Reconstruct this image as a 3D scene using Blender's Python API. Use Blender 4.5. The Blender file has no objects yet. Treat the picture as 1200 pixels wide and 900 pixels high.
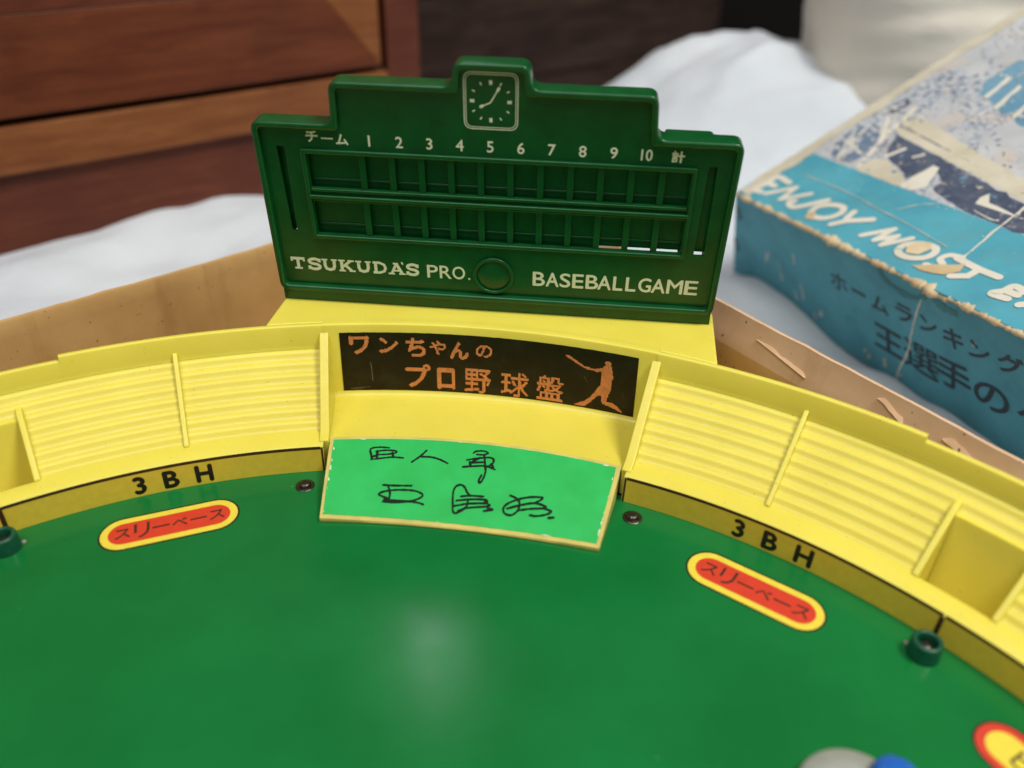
import bpy, bmesh, math, random
from mathutils import Vector, Matrix
from math import sin, cos, pi, radians, degrees, sqrt, hypot
random.seed(7)
CM = 0.01                       # everything below is authored in centimetres
scene = bpy.context.scene
col = scene.collection

# ------------------------------------------------------------------ camera
PITCH, YAW, ROLL, FPX = 0.587305, -0.119767, 0.023331, 981.874
CAM = Vector((4.9725, -0.8756, 23.7352))
cp, sp, cy_, sy_ = cos(PITCH), sin(PITCH), cos(YAW), sin(YAW)
fwd = Vector((sy_*cp, cy_*cp, -sp)); rgt = Vector((cy_, -sy_, 0)); up = rgt.cross(fwd)
rgt2 = cos(ROLL)*rgt + sin(ROLL)*up; up2 = -sin(ROLL)*rgt + cos(ROLL)*up
cam_d = bpy.data.cameras.new('camera'); cam = bpy.data.objects.new('camera', cam_d); col.objects.link(cam)
Mx = Matrix((rgt2, up2, -fwd)).transposed().to_4x4(); Mx.translation = CAM*CM
cam.matrix_world = Mx
cam_d.sensor_width = 36; cam_d.lens = FPX/1200*36
cam_d.clip_start = 0.005; cam_d.clip_end = 50
cam_d.dof.use_dof = True; cam_d.dof.focus_distance = 0.375; cam_d.dof.aperture_fstop = 4.3
scene.camera = cam

# ------------------------------------------------------------------ light
world = bpy.data.worlds.new('World'); scene.world = world; world.use_nodes = True
bg = world.node_tree.nodes['Background']; bg.inputs[0].default_value = (0.86, 0.92, 1.0, 1); bg.inputs[1].default_value = 0.22

def area(name, loc, target, size, power, color, shape='DISK', size_y=None):
    d = bpy.data.lights.new(name, 'AREA'); d.shape = shape; d.size = size*CM
    if size_y: d.size_y = size_y*CM
    d.energy = power; d.color = color
    o = bpy.data.objects.new(name, d); col.objects.link(o)
    o.location = Vector(loc)*CM
    o.rotation_euler = (Vector(target)-Vector(loc)).to_track_quat('-Z', 'Y').to_euler()
    return o
area('ceiling_lamp', (80, 8, 150), (5, 30, 0), 48, 25.5, (1.0, 0.97, 0.89))
area('soft_fill_light', (-25, -45, 190), (0, 35, 0), 130, 24.5, (1.0, 0.98, 0.93))  # added fill from the camera side, softens the shadows
area('tube_lamp', (-35, 155, 146), (0, 30, 0), 3.5, 1.7, (0.93, 0.97, 1.0), 'RECTANGLE', 60)
scene.view_settings.view_transform = 'Standard'; scene.view_settings.look = 'None'
scene.view_settings.exposure = -0.30; scene.view_settings.gamma = 1.0
scene.cycles.use_denoising = True
scene.cycles.max_bounces = 8

# ------------------------------------------------------------------ materials
def srgb(r, g, b):
    f = lambda c: (c/255/12.92 if c/255 <= 0.04045 else ((c/255+0.055)/1.055)**2.4)
    return (f(r), f(g), f(b), 1)
class N:
    def __init__(s, name):
        s.m = bpy.data.materials.new(name); s.m.use_nodes = True; s.t = s.m.node_tree
        s.b = s.t.nodes['Principled BSDF']
        tc = s.t.nodes.new('ShaderNodeTexCoord'); mp = s.t.nodes.new('ShaderNodeMapping')
        mp.inputs['Scale'].default_value = (100, 100, 100); s.t.links.new(tc.outputs['Object'], mp.inputs[0]); s.co = mp.outputs[0]
    def node(s, t, **k):
        n = s.t.nodes.new(t)
        for a, v in k.items(): setattr(n, a, v)
        return n
    def link(s, a, b): s.t.links.new(a, b)
    def map(s, scale, rot=(0, 0, 0)):
        mp = s.node('ShaderNodeMapping'); mp.inputs['Scale'].default_value = scale; mp.inputs['Rotation'].default_value = rot
        s.link(s.co, mp.inputs[0]); return mp.outputs[0]
    def noise(s, scale, detail=3, rough=.5, vec=None, dist=0):
        n = s.node('ShaderNodeTexNoise'); n.inputs['Scale'].default_value = scale; n.inputs['Detail'].default_value = detail
        n.inputs['Roughness'].default_value = rough; n.inputs['Distortion'].default_value = dist
        s.link(vec or s.co, n.inputs['Vector']); return n.outputs[0]
    def ramp(s, v, a, b, ca=(0, 0, 0, 1), cb=(1, 1, 1, 1)):
        r = s.node('ShaderNodeValToRGB'); e = r.color_ramp.elements
        e[0].position = a; e[0].color = ca; e[1].position = b; e[1].color = cb
        s.link(v, r.inputs[0]); return r.outputs[0]
    def mix(s, f, a, b):
        n = s.node('ShaderNodeMix', data_type='RGBA')
        for v, i in ((f, 0), (a, 6), (b, 7)):
            if isinstance(v, (int, float)): n.inputs[i].default_value = v
            elif isinstance(v, tuple): n.inputs[i].default_value = v
            else: s.link(v, n.inputs[i])
        return n.outputs[2]
    def math(s, op, a, b=None):
        n = s.node('ShaderNodeMath', operation=op)
        for i, v in enumerate((a, b)):
            if v is None: continue
            if isinstance(v, (int, float)): n.inputs[i].default_value = v
            else: s.link(v, n.inputs[i])
        return n.outputs[0]
    def color(s, c):
        if isinstance(c, tuple): s.b.inputs['Base Color'].default_value = c
        else: s.link(c, s.b.inputs['Base Color'])
    def bump(s, h, strength=.3, dist=.02):
        n = s.node('ShaderNodeBump'); n.inputs['Strength'].default_value = strength; n.inputs['Distance'].default_value = dist*CM
        s.link(h, n.inputs['Height']); s.link(n.outputs[0], s.b.inputs['Normal'])
    def set(s, **k):
        for a, v in k.items():
            nm = a.replace('_', ' ')
            if isinstance(v, (int, float, tuple)): s.b.inputs[nm].default_value = v
            else: s.link(v, s.b.inputs[nm])

def plain(name, c, rough=.45, var=.12, scale=1.5, bump=.05, bscale=40, spec=.5):
    n = N(name); dk = (c[0]*(1-var), c[1]*(1-var), c[2]*(1-var), 1)
    n.color(n.mix(n.ramp(n.noise(scale, 4), .35, .65), dk, c))
    n.set(Roughness=rough); n.b.inputs['Specular IOR Level'].default_value = spec
    if bump: n.bump(n.noise(bscale, 2), bump, .01)
    return n.m

def yellow_plastic(name, c):
    n = N(name)
    a = n.mix(n.ramp(n.noise(.35, 4), .3, .7), (c[0]*.93, c[1]*.92, c[2]*.8, 1), c)
    specks = n.ramp(n.noise(9, 2, .4), .745, .77)
    a = n.mix(n.math('MULTIPLY', specks, .55), a, (.16, .11, .03, 1))
    scr = n.ramp(n.noise(3.5, 6, .65, n.map((.35, 6, 6), (.3, .2, .9))), .70, .74)
    a = n.mix(n.math('MULTIPLY', scr, .18), a, (.45, .38, .12, 1))
    n.color(a); n.set(Roughness=n.ramp(n.noise(2, 4), .3, .7, (.33, .33, .33, 1), (.46, .46, .46, 1)))
    n.b.inputs['Subsurface Weight'].default_value = .5
    n.b.inputs['Subsurface Radius'].default_value = (1.0, .8, .12); n.b.inputs['Subsurface Scale'].default_value = .0035
    n.bump(n.noise(5, 4), .08, .02)
    return n.m
M = {}
M['yellow'] = yellow_plastic('yellow_plastic', (.81, .70, .098, 1))

n = N('board_green')                     # dark green scoreboard plastic
n.color(n.mix(n.ramp(n.noise(1.2, 4), .3, .7), (.003, .066, .014, 1), (.004, .088, .019, 1)))
n.set(Roughness=.27); n.b.inputs['Specular IOR Level'].default_value = .42; n.bump(n.noise(30, 3), .05, .006); M['dgreen'] = n.m

n = N('field_green')                     # printed field sheet with fine diamond embossing
base = n.mix(n.ramp(n.noise(.22, 3), .3, .7), (.005, .137, .027, 1), (.007, .172, .036, 1))
base = n.mix(n.math('MULTIPLY', n.ramp(n.noise(2.6, 3, .5), .765, .785), .5), base, (.32, .5, .36, 1))
n.color(base)
n.b.inputs['Specular IOR Level'].default_value = .32
n.set(Roughness=n.ramp(n.noise(.8, 3), .3, .7, (.16, .16, .16, 1), (.21, .21, .21, 1)))
w = []
for ang in (.98, -.62):
    q = n.node('ShaderNodeTexWave', wave_type='BANDS', bands_direction='X'); q.inputs['Scale'].default_value = 1.15
    q.inputs['Distortion'].default_value = 0.0
    n.link(n.map((1, 1, 1), (0, 0, ang)), q.inputs['Vector']); w.append(q.outputs['Fac'])
hgt = n.math('MAXIMUM', w[0], w[1])
n.bump(n.math('ADD', hgt, n.math('MULTIPLY', n.noise(.5, 2), .6)), .036, .03); M['field'] = n.m

n = N('sticker_green')
n.color(n.mix(n.ramp(n.noise(.8, 4), .3, .7), (.014, .42, .075, 1), (.020, .50, .105, 1)))
n.set(Roughness=.48); n.bump(n.noise(2.2, 3), .12, .03); M['sgreen'] = n.m
M['ivory'] = plain('cream_print', (.86, .88, .67, 1), .5, .12, 14, 0)
M['ink'] = plain('marker_ink', (.004, .010, .004, 1), .35, .1, 5, 0)
M['strip'] = plain('olive_gold_strip', (.74, .55, .050, 1), .40, .08, 3, .05, 20)
M['brownink'] = plain('brown_print', (.055, .020, .006, 1), .5, .2, 10, 0)
M['black'] = plain('black_print', (.010, .007, .006, 1), .45, .2, 6, 0)
M['red'] = plain('red_print', (.66, .045, .018, 1), .42, .1, 3, .03)
M['worn_yellow'] = plain('worn_pale_plastic', (.66, .56, .15, 1), .45, .18, 1.2, .1, 12)
M['scratch'] = plain('scratch', (.16, .14, .09, 1), .5, .2, 4, 0)
M['lemon'] = plain('lemon_print', (.82, .66, .06, 1), .42, .08, 3, .03)
M['peg'] = plain('peg_green', (.004, .085, .040, 1), .35, .2, 4, .08)
M['grey'] = plain('grey_plastic', (.30, .31, .27, 1), .4, .1, 3, .04)
M['blue'] = plain('blue_plastic', (.015, .12, .52, 1), .3, .1, 3, .04)
n = N('dark_steel'); n.color(n.mix(n.ramp(n.noise(14, 4), .4, .7), (.05, .042, .03, 1), (.16, .135, .10, 1)))
n.set(Roughness=.33, Metallic=.9); n.bump(n.noise(25, 3), .3, .02); M['steel'] = n.m
n = N('led_panel_black')
wp = n.mix(n.math('MULTIPLY', n.ramp(n.noise(.9, 5, .6), .45, .8), .35), (.012, .007, .004, 1), (.055, .045, .026, 1))
wp = n.mix(n.math('MULTIPLY', n.ramp(n.noise(2.2, 5, .6, n.map((5, 5, .5))), .66, .72), .5), wp, (.12, .10, .06, 1))
n.color(wp); n.b.inputs['Specular IOR Level'].default_value = .22; n.set(Roughness=.38); M['led_bg'] = n.m
M['led'] = plain('amber_print', (1.0, .34, .12, 1), .45, .2, 4, 0)
M['chip'] = plain('white_chip', (.72, .70, .55, 1), .6, .1, 9, 0)

def cardboard(name, a, b, dark):
    n = N(name)
    c = n.mix(n.ramp(n.noise(.25, 5, .55), .35, .68), a, b)
    c = n.mix(n.math('MULTIPLY', n.ramp(n.noise(1.4, 4, .6), .66, .72), .3), c, dark)
    c = n.mix(n.math('MULTIPLY', n.ramp(n.noise(4.5, 1, .3), .765, .78), .85), c, (.03, .015, .008, 1))
    c = n.mix(n.math('MULTIPLY', n.ramp(n.noise(.5, 5, .6, n.map((1, 1, .12))), .58, .75), .35), c, dark)
    n.color(c); n.set(Roughness=.78); n.b.inputs['Specular IOR Level'].default_value = .25
    n.bump(n.math('ADD', n.noise(1.2, 6, .6), n.math('MULTIPLY', n.noise(24, 3), .2)), .35, .06)
    return n.m
M['card'] = cardboard('worn_cardboard', (.49, .285, .10, 1), (.61, .385, .155, 1), (.27, .13, .04, 1))
M['cardtop'] = cardboard('pale_cardboard', (.62, .40, .24, 1), (.72, .50, .33, 1), (.40, .22, .10, 1))
M['tan'] = cardboard('torn_paper_fibre', (.52, .36, .18, 1), (.76, .64, .43, 1), (.22, .13, .05, 1))

def wood(name, a, b, c3, rough=.42, sc=1.0, rot=(0, 0, 0), spec=.5):
    n = N(name)
    v = n.map((.11*sc, .11*sc, 1.15*sc), rot)
    g = n.noise(1.2, 6, .62, v, .8)
    f = n.noise(9, 4, .6, n.map((.35*sc, .35*sc, 5*sc), rot), .4)
    k = n.mix(n.ramp(g, .34, .62), a, b)
    k = n.mix(n.math('MULTIPLY', n.ramp(f, .50, .66), .5), k, c3)
    k = n.mix(n.math('MULTIPLY', n.ramp(n.noise(.12, 3), .45, .7), .45), k, c3)
    n.color(k); n.set(Roughness=n.ramp(f, .3, .7, (rough-.06,)*3+(1,), (rough+.1,)*3+(1,)))
    n.b.inputs['Specular IOR Level'].default_value = spec
    n.bump(f, .12, .03); return n.m
M['wood'] = wood('red_brown_wood', (.105, .024, .009, 1), (.165, .044, .015, 1), (.045, .010, .005, 1), spec=.25)
M['wood2'] = wood('orange_brown_wood', (.19, .060, .018, 1), (.27, .098, .030, 1), (.11, .026, .010, 1), spec=.25)
M['wood3'] = wood('plum_brown_wood', (.105, .025, .013, 1), (.155, .042, .020, 1), (.05, .012, .007, 1), spec=.25)
M['darkwood'] = wood('dark_brown_wood', (.034, .016, .012, 1), (.090, .052, .040, 1), (.014, .007, .006, 1), .5, .6, spec=.3)  # grain; its lighter tone is raised to suggest faint reflected streaks
M['gap'] = plain('black_shadow_gap', (.006, .004, .004, 1), .8, .2, 1, 0)

n = N('white_bed_cotton')
n.color(n.mix(n.ramp(n.noise(.06, 4), .35, .65), (.60, .64, .70, 1), (.72, .76, .81, 1)))
n.set(Roughness=.9); n.b.inputs['Specular IOR Level'].default_value = .15; n.b.inputs['Sheen Weight'].default_value = .2
n.bump(n.math('ADD', n.noise(.35, 5, .6, None, .6), n.math('MULTIPLY', n.noise(22, 2), .05)), .5, .5); M['cotton'] = n.m
n = N('cream_cotton')
n.color(n.mix(n.ramp(n.noise(.1, 4), .35, .65), (.76, .69, .59, 1), (.84, .78, .69, 1)))
n.set(Roughness=.9); n.b.inputs['Specular IOR Level'].default_value = .15; n.bump(n.noise(.3, 5, .6), .4, .5); M['cream'] = n.m

def paper_print(name, a, b, wear, fibre=.1, mottle=None):
    n = N(name)
    c = n.mix(n.ramp(n.noise(.28, 4, .6), .35, .68), a, b)
    if mottle: c = n.mix(n.math('MULTIPLY', n.ramp(n.noise(.55, 6, .65), .5, .66), .5), c, mottle)
    w_ = n.ramp(n.noise(2.6, 7, .74, None, .3), 1-fibre*2.8-.055, 1-fibre*2.8+.02)
    c = n.mix(n.math('MULTIPLY', w_, .85), c, wear)
    n.color(c); n.set(Roughness=.62); n.b.inputs['Specular IOR Level'].default_value = .35
    n.bump(n.noise(.9, 6, .6), .3, .05)
    return n.m
M['turq'] = paper_print('turquoise_print', (.065, .31, .41, 1), (.095, .39, .49, 1), (.62, .66, .62, 1), .108, (.12, .33, .36, 1))
M['turqside'] = paper_print('turquoise_side_print', (.070, .30, .40, 1), (.095, .375, .48, 1), (.50, .58, .54, 1), .100, (.060, .25, .30, 1))
M['navy'] = paper_print('navy_print', (.045, .06, .11, 1), (.085, .11, .17, 1), (.42, .42, .42, 1), .132, (.16, .17, .20, 1))
M['teal'] = paper_print('dark_teal', (.050, .20, .23, 1), (.06, .25, .28, 1), (.3, .35, .3, 1), .09)
M['beam'] = paper_print('cream_beam_print', (.55, .50, .38, 1), (.66, .61, .49, 1), (.40, .33, .24, 1), .11, (.50, .45, .33, 1))
M['white'] = paper_print('off_white_print', (.66, .62, .52, 1), (.76, .72, .62, 1), (.48, .38, .28, 1), .11)
M['sky_blue'] = paper_print('mid_blue_print', (.12, .27, .39, 1), (.17, .34, .46, 1), (.55, .56, .54, 1), .12)
n = N('crowd_print')                     # speckled stands, printed dots of navy on beige
big = n.mix(n.ramp(n.noise(.25, 4, .6), .4, .62), (.46, .47, .49, 1), (.56, .57, .59, 1))
big = n.mix(n.math('MULTIPLY', n.ramp(n.noise(.42, 4, .6), .52, .62), .6), big, (.60, .50, .41, 1))
sp_ = n.ramp(n.noise(3.6, 4, .62, n.map((1, 1, 1))), .50, .56)
dens = n.ramp(n.noise(.30, 4, .6), .42, .56)
big = n.mix(n.math('MULTIPLY', n.math('MULTIPLY', sp_, dens), .85), big, (.15, .22, .33, 1))
n.color(big); n.set(Roughness=.65); n.bump(n.noise(.9, 6, .6), .3, .05); M['crowd'] = n.m
M['greyblue'] = paper_print('grey_blue_print', (.12, .18, .28, 1), (.20, .27, .37, 1), (.5, .48, .45, 1), .12)
M['sidetext'] = plain('dark_teal_ink', (.008, .028, .05, 1), .5, .2, 5, 0)
M['wall'] = plain('room_wall', (.014, .011, .010, 1), .9, .1, .1, 0)  # near-black colour stands in for the deep shadow past the panelling's end
M['floor'] = plain('room_floor', (.20, .13, .08, 1), .7, .1, .1, 0)

# ------------------------------------------------------------------ builders
ROOT = {}
def link(o, parent=None):
    col.objects.link(o)
    if parent is not None:
        o.parent = parent
        if parent.name in ROOT: o.matrix_parent_inverse = Matrix.Translation(-ROOT[parent.name])
    return o
def thing(name, loc, label, cat, group=None):
    o = bpy.data.objects.new(name, None); col.objects.link(o); o.empty_display_size = .02
    o.location = Vector(loc)*CM; o['label'] = label; o['category'] = cat
    if group: o['group'] = group
    ROOT[o.name] = Vector(loc)*CM
    return o
def mesh(name, vs, fs, mat, parent=None, smooth=30, **props):
    me = bpy.data.meshes.new(name); me.from_pydata([(x*CM, y*CM, z*CM) for x, y, z in vs], [], fs)
    me.validate(); me.update()
    mats = mat if isinstance(mat, list) else [mat]
    for m_ in mats: me.materials.append(M[m_] if isinstance(m_, str) else m_)
    if smooth is not None:
        for p in me.polygons: p.use_smooth = True
        me.set_sharp_from_angle(angle=radians(smooth))
    o = bpy.data.objects.new(name, me); link(o, parent)
    for k, v in props.items(): o[k] = v
    return o
class G:
    "collects geometry"
    def __init__(s): s.v = []; s.f = []
    def add(s, vs, fs):
        b = len(s.v); s.v += [tuple(v) for v in vs]; s.f += [tuple(i+b for i in f) for f in fs]; return s
    def hexa(s, p):          # 8 points: bottom 4 ccw, top 4 ccw
        return s.add(p, [(3, 2, 1, 0), (4, 5, 6, 7), (0, 1, 5, 4), (1, 2, 6, 5), (2, 3, 7, 6), (3, 0, 4, 7)])
    def make(s, name, mat, parent=None, smooth=30, **k): return mesh(name, s.v, s.f, mat, parent, smooth, **k)
def bevel(o, w, seg=2, ang=30):
    md = o.modifiers.new('bevel', 'BEVEL'); md.width = w*CM; md.segments = seg; md.limit_method = 'ANGLE'; md.angle_limit = radians(ang)
    md.harden_normals = False
    return o
def rz(r, a, z): a = radians(a); return (r*sin(a), r*cos(a), z)    # ring coordinates: radius, angle from +Y, height
def sweep(prof, a0, a1, n, caps=False, rfun=None):
    g = G(); m = len(prof)
    for i in range(n+1):
        a = a0+(a1-a0)*i/n
        for r, z in prof: g.v.append(rz(r, a, z))
    for i in range(n):
        for j in range(m-1):
            p = i*m+j; g.f.append((p, p+1, p+m+1, p+m))
    if caps: g.f.append(tuple(range(m))); g.f.append(tuple(range(n*m+m-1, n*m-1, -1)))
    return g
def round_poly(pts, r, seg=5):
    out = []; n = len(pts)
    for i in range(n):
        p0, p, p1 = Vector(pts[i-1]), Vector(pts[i]), Vector(pts[(i+1) % n])
        d0, d1 = (p0-p), (p1-p); rr = min(r, d0.length*.45, d1.length*.45)
        a, b = p+d0.normalized()*rr, p+d1.normalized()*rr
        for k in range(seg+1):
            t = k/seg; out.append(tuple((1-t)**2*a+2*t*(1-t)*p+t*t*b))
    return out
def inset(pts, w):           # rectilinear-ish polygon, clockwise or ccw, shrink by w
    n = len(pts); ar = sum(pts[i][0]*pts[(i+1) % n][1]-pts[(i+1) % n][0]*pts[i][1] for i in range(n)); sg = 1 if ar > 0 else -1
    out = []
    for i in range(n):
        p0, p, p1 = Vector(pts[i-1]), Vector(pts[i]), Vector(pts[(i+1) % n])
        e0, e1 = (p-p0).normalized(), (p1-p).normalized()
        n0 = Vector((-e0.y, e0.x))*sg; n1 = Vector((-e1.y, e1.x))*sg
        k = (n0+n1)/(1+n0.dot(n1)); out.append(tuple(p+k*w))
    return out
_dg = None
def curve_mesh(build):
    cu = bpy.data.curves.new('tmp', 'CURVE'); build(cu)
    o = bpy.data.objects.new('tmp', cu); col.objects.link(o)
    dg = bpy.context.evaluated_depsgraph_get(); me = o.evaluated_get(dg).to_mesh()
    vs = [tuple(v.co) for v in me.vertices]; fs = [tuple(p.vertices) for p in me.polygons]
    bpy.data.objects.remove(o); bpy.data.curves.remove(cu)
    return vs, fs
def plate(outlines, z0, z1, bev=0, seg=2):
    def b(cu):
        cu.dimensions = '2D'; cu.fill_mode = 'BOTH'; cu.extrude = max((z1-z0)/2-bev, 1e-4); cu.bevel_depth = bev; cu.bevel_resolution = seg
        cu.offset = -bev
        for pts in outlines:
            s = cu.splines.new('POLY'); s.points.add(len(pts)-1); s.use_cyclic_u = True
            for p, q in zip(s.points, pts): p.co = (q[0], q[1], 0, 1)
    vs, fs = curve_mesh(b); c = (z0+z1)/2
    return [(x, y, z+c) for x, y, z in vs], fs
def text2d(body, size=1.0, offset=0, shear=0, space=1.0):
    cu = bpy.data.curves.new('t', 'FONT'); cu.body = body; cu.size = size; cu.offset = offset; cu.shear = shear; cu.space_character = space
    cu.resolution_u = 4
    o = bpy.data.objects.new('t', cu); col.objects.link(o)
    dg = bpy.context.evaluated_depsgraph_get(); me = o.evaluated_get(dg).to_mesh()
    vs = [(v.co.x, v.co.y) for v in me.vertices]; fs = [tuple(p.vertices) for p in me.polygons]
    bpy.data.objects.remove(o); bpy.data.curves.remove(cu)
    return vs, fs
def fit(t, w=None, h=None, cx=0, cy=0):
    vs, fs = t; x0 = min(v[0] for v in vs); x1 = max(v[0] for v in vs); y0 = min(v[1] for v in vs); y1 = max(v[1] for v in vs)
    sx = w/(x1-x0) if w else None; sy = h/(y1-y0) if h else None
    sx = sx or sy; sy = sy or sx
    return [((x-(x0+x1)/2)*sx+cx, (y-(y0+y1)/2)*sy+cy) for x, y in vs], fs
def smooth_line(pts, k=6):
    if len(pts) < 3: return [Vector(p) for p in pts]
    P = [Vector(p) for p in pts]; P = [P[0]*2-P[1]]+P+[P[-1]*2-P[-2]]; out = []
    for i in range(1, len(P)-2):
        for j in range(k):
            t = j/k; a, b, c, d = P[i-1:i+3]
            out.append(.5*((2*b)+(c-a)*t+(2*a-5*b+4*c-d)*t*t+(3*b-a-3*c+d)*t**3))
    return out+[P[-2]]
def ribbon(pts, w, curve=True, closed=False, wj=0, flat=False):
    P = smooth_line(pts) if curve else [Vector(p) for p in pts]
    vs, fs = [], []; n = len(P)
    for i, p in enumerate(P):
        a = P[max(i-1, 0)]; b = P[min(i+1, n-1)]; d = b-a
        d = d.normalized() if d.length > 1e-9 else Vector((1, 0)); nn = Vector((-d.y, d.x))
        ww = w/2*(1+wj*random.uniform(-1, 1))
        if 0 < i < n-1 and not curve:
            d0 = (p-P[i-1]).normalized(); d1 = (P[i+1]-p).normalized(); n0 = Vector((-d0.y, d0.x)); n1 = Vector((-d1.y, d1.x))
            kk = 1+n0.dot(n1); nn = (n0+n1)/max(kk, .5)
        vs += [tuple(p+nn*ww), tuple(p-nn*ww)]
    for i in range(n-1): fs.append((2*i, 2*i+1, 2*i+3, 2*i+2))
    if not flat:
        for e, d in ((0, (P[0]-P[1])), (n-1, (P[-1]-P[-2]))):
            d = d.normalized(); nn = Vector((-d.y, d.x)); b = len(vs); c = P[e]
            for k in range(5):
                t = pi*k/4; vs.append(tuple(c+nn*(w/2*cos(t))+d*(w/2*sin(t))))
            fs.append((b, b+1, b+2, b+3, b+4))
    return vs, fs

def bold(t, d):
    "heavier letters: shifted copies, each with its own level"
    vs, fs = t
    return [([(x+dx*d, y+dy*d) for x, y in vs], fs) for dx, dy in ((0, 0), (1, 0), (-1, 0), (0, 1), (0, -1))]
# ================================================================== the setting
g = G(); g.hexa([(-300, -200, -40), (300, -200, -40), (300, 400, -40), (-300, 400, -40), (-300, -200, -38), (300, -200, -38), (300, 400, -38), (-300, 400, -38)])
g.make('floor', 'floor', None, None, kind='structure')
g = G(); g.hexa([(-300, 300, -38), (300, 300, -38), (300, 303, -38), (-300, 303, -38), (-300, 300, 240), (300, 300, 240), (300, 303, 240), (-300, 303, 240)])
g.make('wall', 'wall', None, None, kind='structure')

# bed sheet: one rumpled cloth with a mound of bedding behind, hanging down to the floor at its edges
from mathutils import noise as mnoise
DCX, DCY = -0.71236, -0.70182            # horizontal direction of the cabinet front
CP0 = Vector((-34.31, 58.39, 0)); CN = Vector((-DCY, DCX, 0))     # point on front, normal (towards viewer is +)
if CN.dot(Vector((0, 0, 0))-CP0) < 0: CN = -CN
def sst(a, b, x):
    t = min(1, max(0, (x-a)/(b-a))); return t*t*(3-2*t)
def cloth_z(x, y):
    z = -5.6
    ridge = math.exp(-((y-92-.10*(x-14))/15)**2)*(1 if y < 92 else 1)
    z += ridge*(11.3*sst(-19, 19, x)-.9*sst(18, 24, x)-6*sst(32, 44, x))
    z -= 26*sst(84, 97, y)*(1-sst(-6, 3, x))
    z -= 20*sst(100, 120, y)
    p = Vector((x*.045, y*.045, 0)); z += mnoise.noise(p)*1.3*(.35+sst(40, 75, y))
    z += 1.15*mnoise.noise(Vector((x*.11+y*.05, y*.13, 2.7)))+.40*mnoise.noise(Vector((x*.34, y*.30-x*.1, 6.1)))
    wv = abs(mnoise.noise(Vector(((x*.8+y*.6)*.035, (-x*.6+y*.8)*.14, 3.3))))
    z += 3.4*(.30-wv)*sst(0, 10, x)*sst(45, 62, y)
    # long soft folds running with the cabinet
    u = (x*DCX+y*DCY); v = (x*CN.x+y*CN.y)
    fold = abs(mnoise.noise(Vector((u*.020+3, v*.085, 1.7))))
    z += 1.7*(.5-fold)*(1-sst(-14, 0, x)) + .9*(.45-abs(mnoise.noise(Vector((x*.045+y*.02, y*.07-x*.02, 5.2)))))*sst(0, 10, x)
    d = (Vector((x, y, 0))-CP0).dot(CN)                      # pushed up where it meets the cabinet
    if -45 < d < 14 and x < 0: z += 1.5*sst(14, 1, d)*(.5+.9*mnoise.noise(Vector((u*.09, 9.1, 0))))+.5*sst(14, 1, d)
    return z
g = G(); X0, X1, Y0, Y1, NX, NY = -120, 130, -60, 150, 300, 260
for j in range(NY+1):
    for i in range(NX+1):
        x = X0+(X1-X0)*i/NX; y = Y0+(Y1-Y0)*j/NY; z = cloth_z(x, y)
        if i in (0, NX) or j in (0, NY): z = -37.9
        g.v.append((x, y, z))
for j in range(NY):
    for i in range(NX):
        a = j*(NX+1)+i; g.f.append((a, a+1, a+NX+2, a+NX+1))
o = g.make('bed_sheet', 'cotton', None, 180)
o['label'] = 'rumpled white cotton bed sheet spread under the boxes and heaped up behind'; o['category'] = 'bed sheet'

# cream pillow behind the lid
bm = bmesh.new(); bmesh.ops.create_icosphere(bm, subdivisions=6, radius=1)
vs = []
for v in bm.verts:
    p = v.co.copy()
    q = Vector([math.copysign(abs(c)**.82, c) for c in p])
    P = Vector((43.2+q.x*20, 93.5+q.y*13, 8.0+q.z*14.5))
    r_ = mnoise.noise(Vector((p.x*1.1+p.z*2.2, p.z*6.2-p.x*2.0, p.y*.7)))
    P += p*(.35*(.4-abs(r_)*2.0)); P += p*mnoise.noise(Vector((p.x*1.2, p.y, p.z*2.6)))*1.5
    vs.append(tuple(P))
fs = [tuple(w.index for w in f.verts) for f in bm.faces]; bm.free()
o = mesh('pillow', vs, fs, 'cream', None, 180); o['label'] = 'puffy cream cotton pillow with soft creases leaning behind the blue box lid'; o['category'] = 'pillow'

# ================================================================== wooden cabinet
def cabp(s, d, z):                      # s along the front (positive to the left), d behind the front, z up
    p = CP0+Vector((DCX, DCY, 0))*s-CN*d; return (p.x, p.y, z)
def cbox(g, s0, s1, d0, d1, z0, z1):
    return g.hexa([cabp(s0, d0, z0), cabp(s1, d0, z0), cabp(s1, d1, z0), cabp(s0, d1, z0), cabp(s0, d0, z1), cabp(s1, d0, z1), cabp(s1, d1, z1), cabp(s0, d1, z1)])
ang = math.atan2(DCY, DCX)
def rotm(base, name, a):               # wood whose grain runs with the front
    m = M[base].copy(); m.name = name
    for nd in m.node_tree.nodes:
        if nd.type == 'MAPPING' and tuple(round(v) for v in nd.inputs['Scale'].default_value) != (100, 100, 100): nd.inputs['Rotation'].default_value = (0, 0, -a)
    return m
cab = thing('wooden_cabinet', (*cabp(5, 17, -38)[:2], -38), 'red brown wooden chest with drawers at the left, beyond the cardboard box', 'cabinet')
bevel(cbox(G(), -28.7, 45, .9, 34, -38, 60).make('carcass', 'wood3', cab, None), .1)
bevel(cbox(G(), -28.7, -25.3, 0, .87, -38, 59.8).make('stile', 'wood3', cab, None), .12)
bevel(cbox(G(), -25.0, 45, -.55, .87, 1.75, 5.15).make('rail', 'wood2', cab, None), .14)
bevel(cbox(G(), -25.0, 45, .35, .87, -38, 1.7).make('plinth', 'wood3', cab, None), .1)
cbox(G(), -25.2, 45, .6, .88, 5.2, 5.7).make('shadow_gap', 'gap', cab, None)
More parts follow.
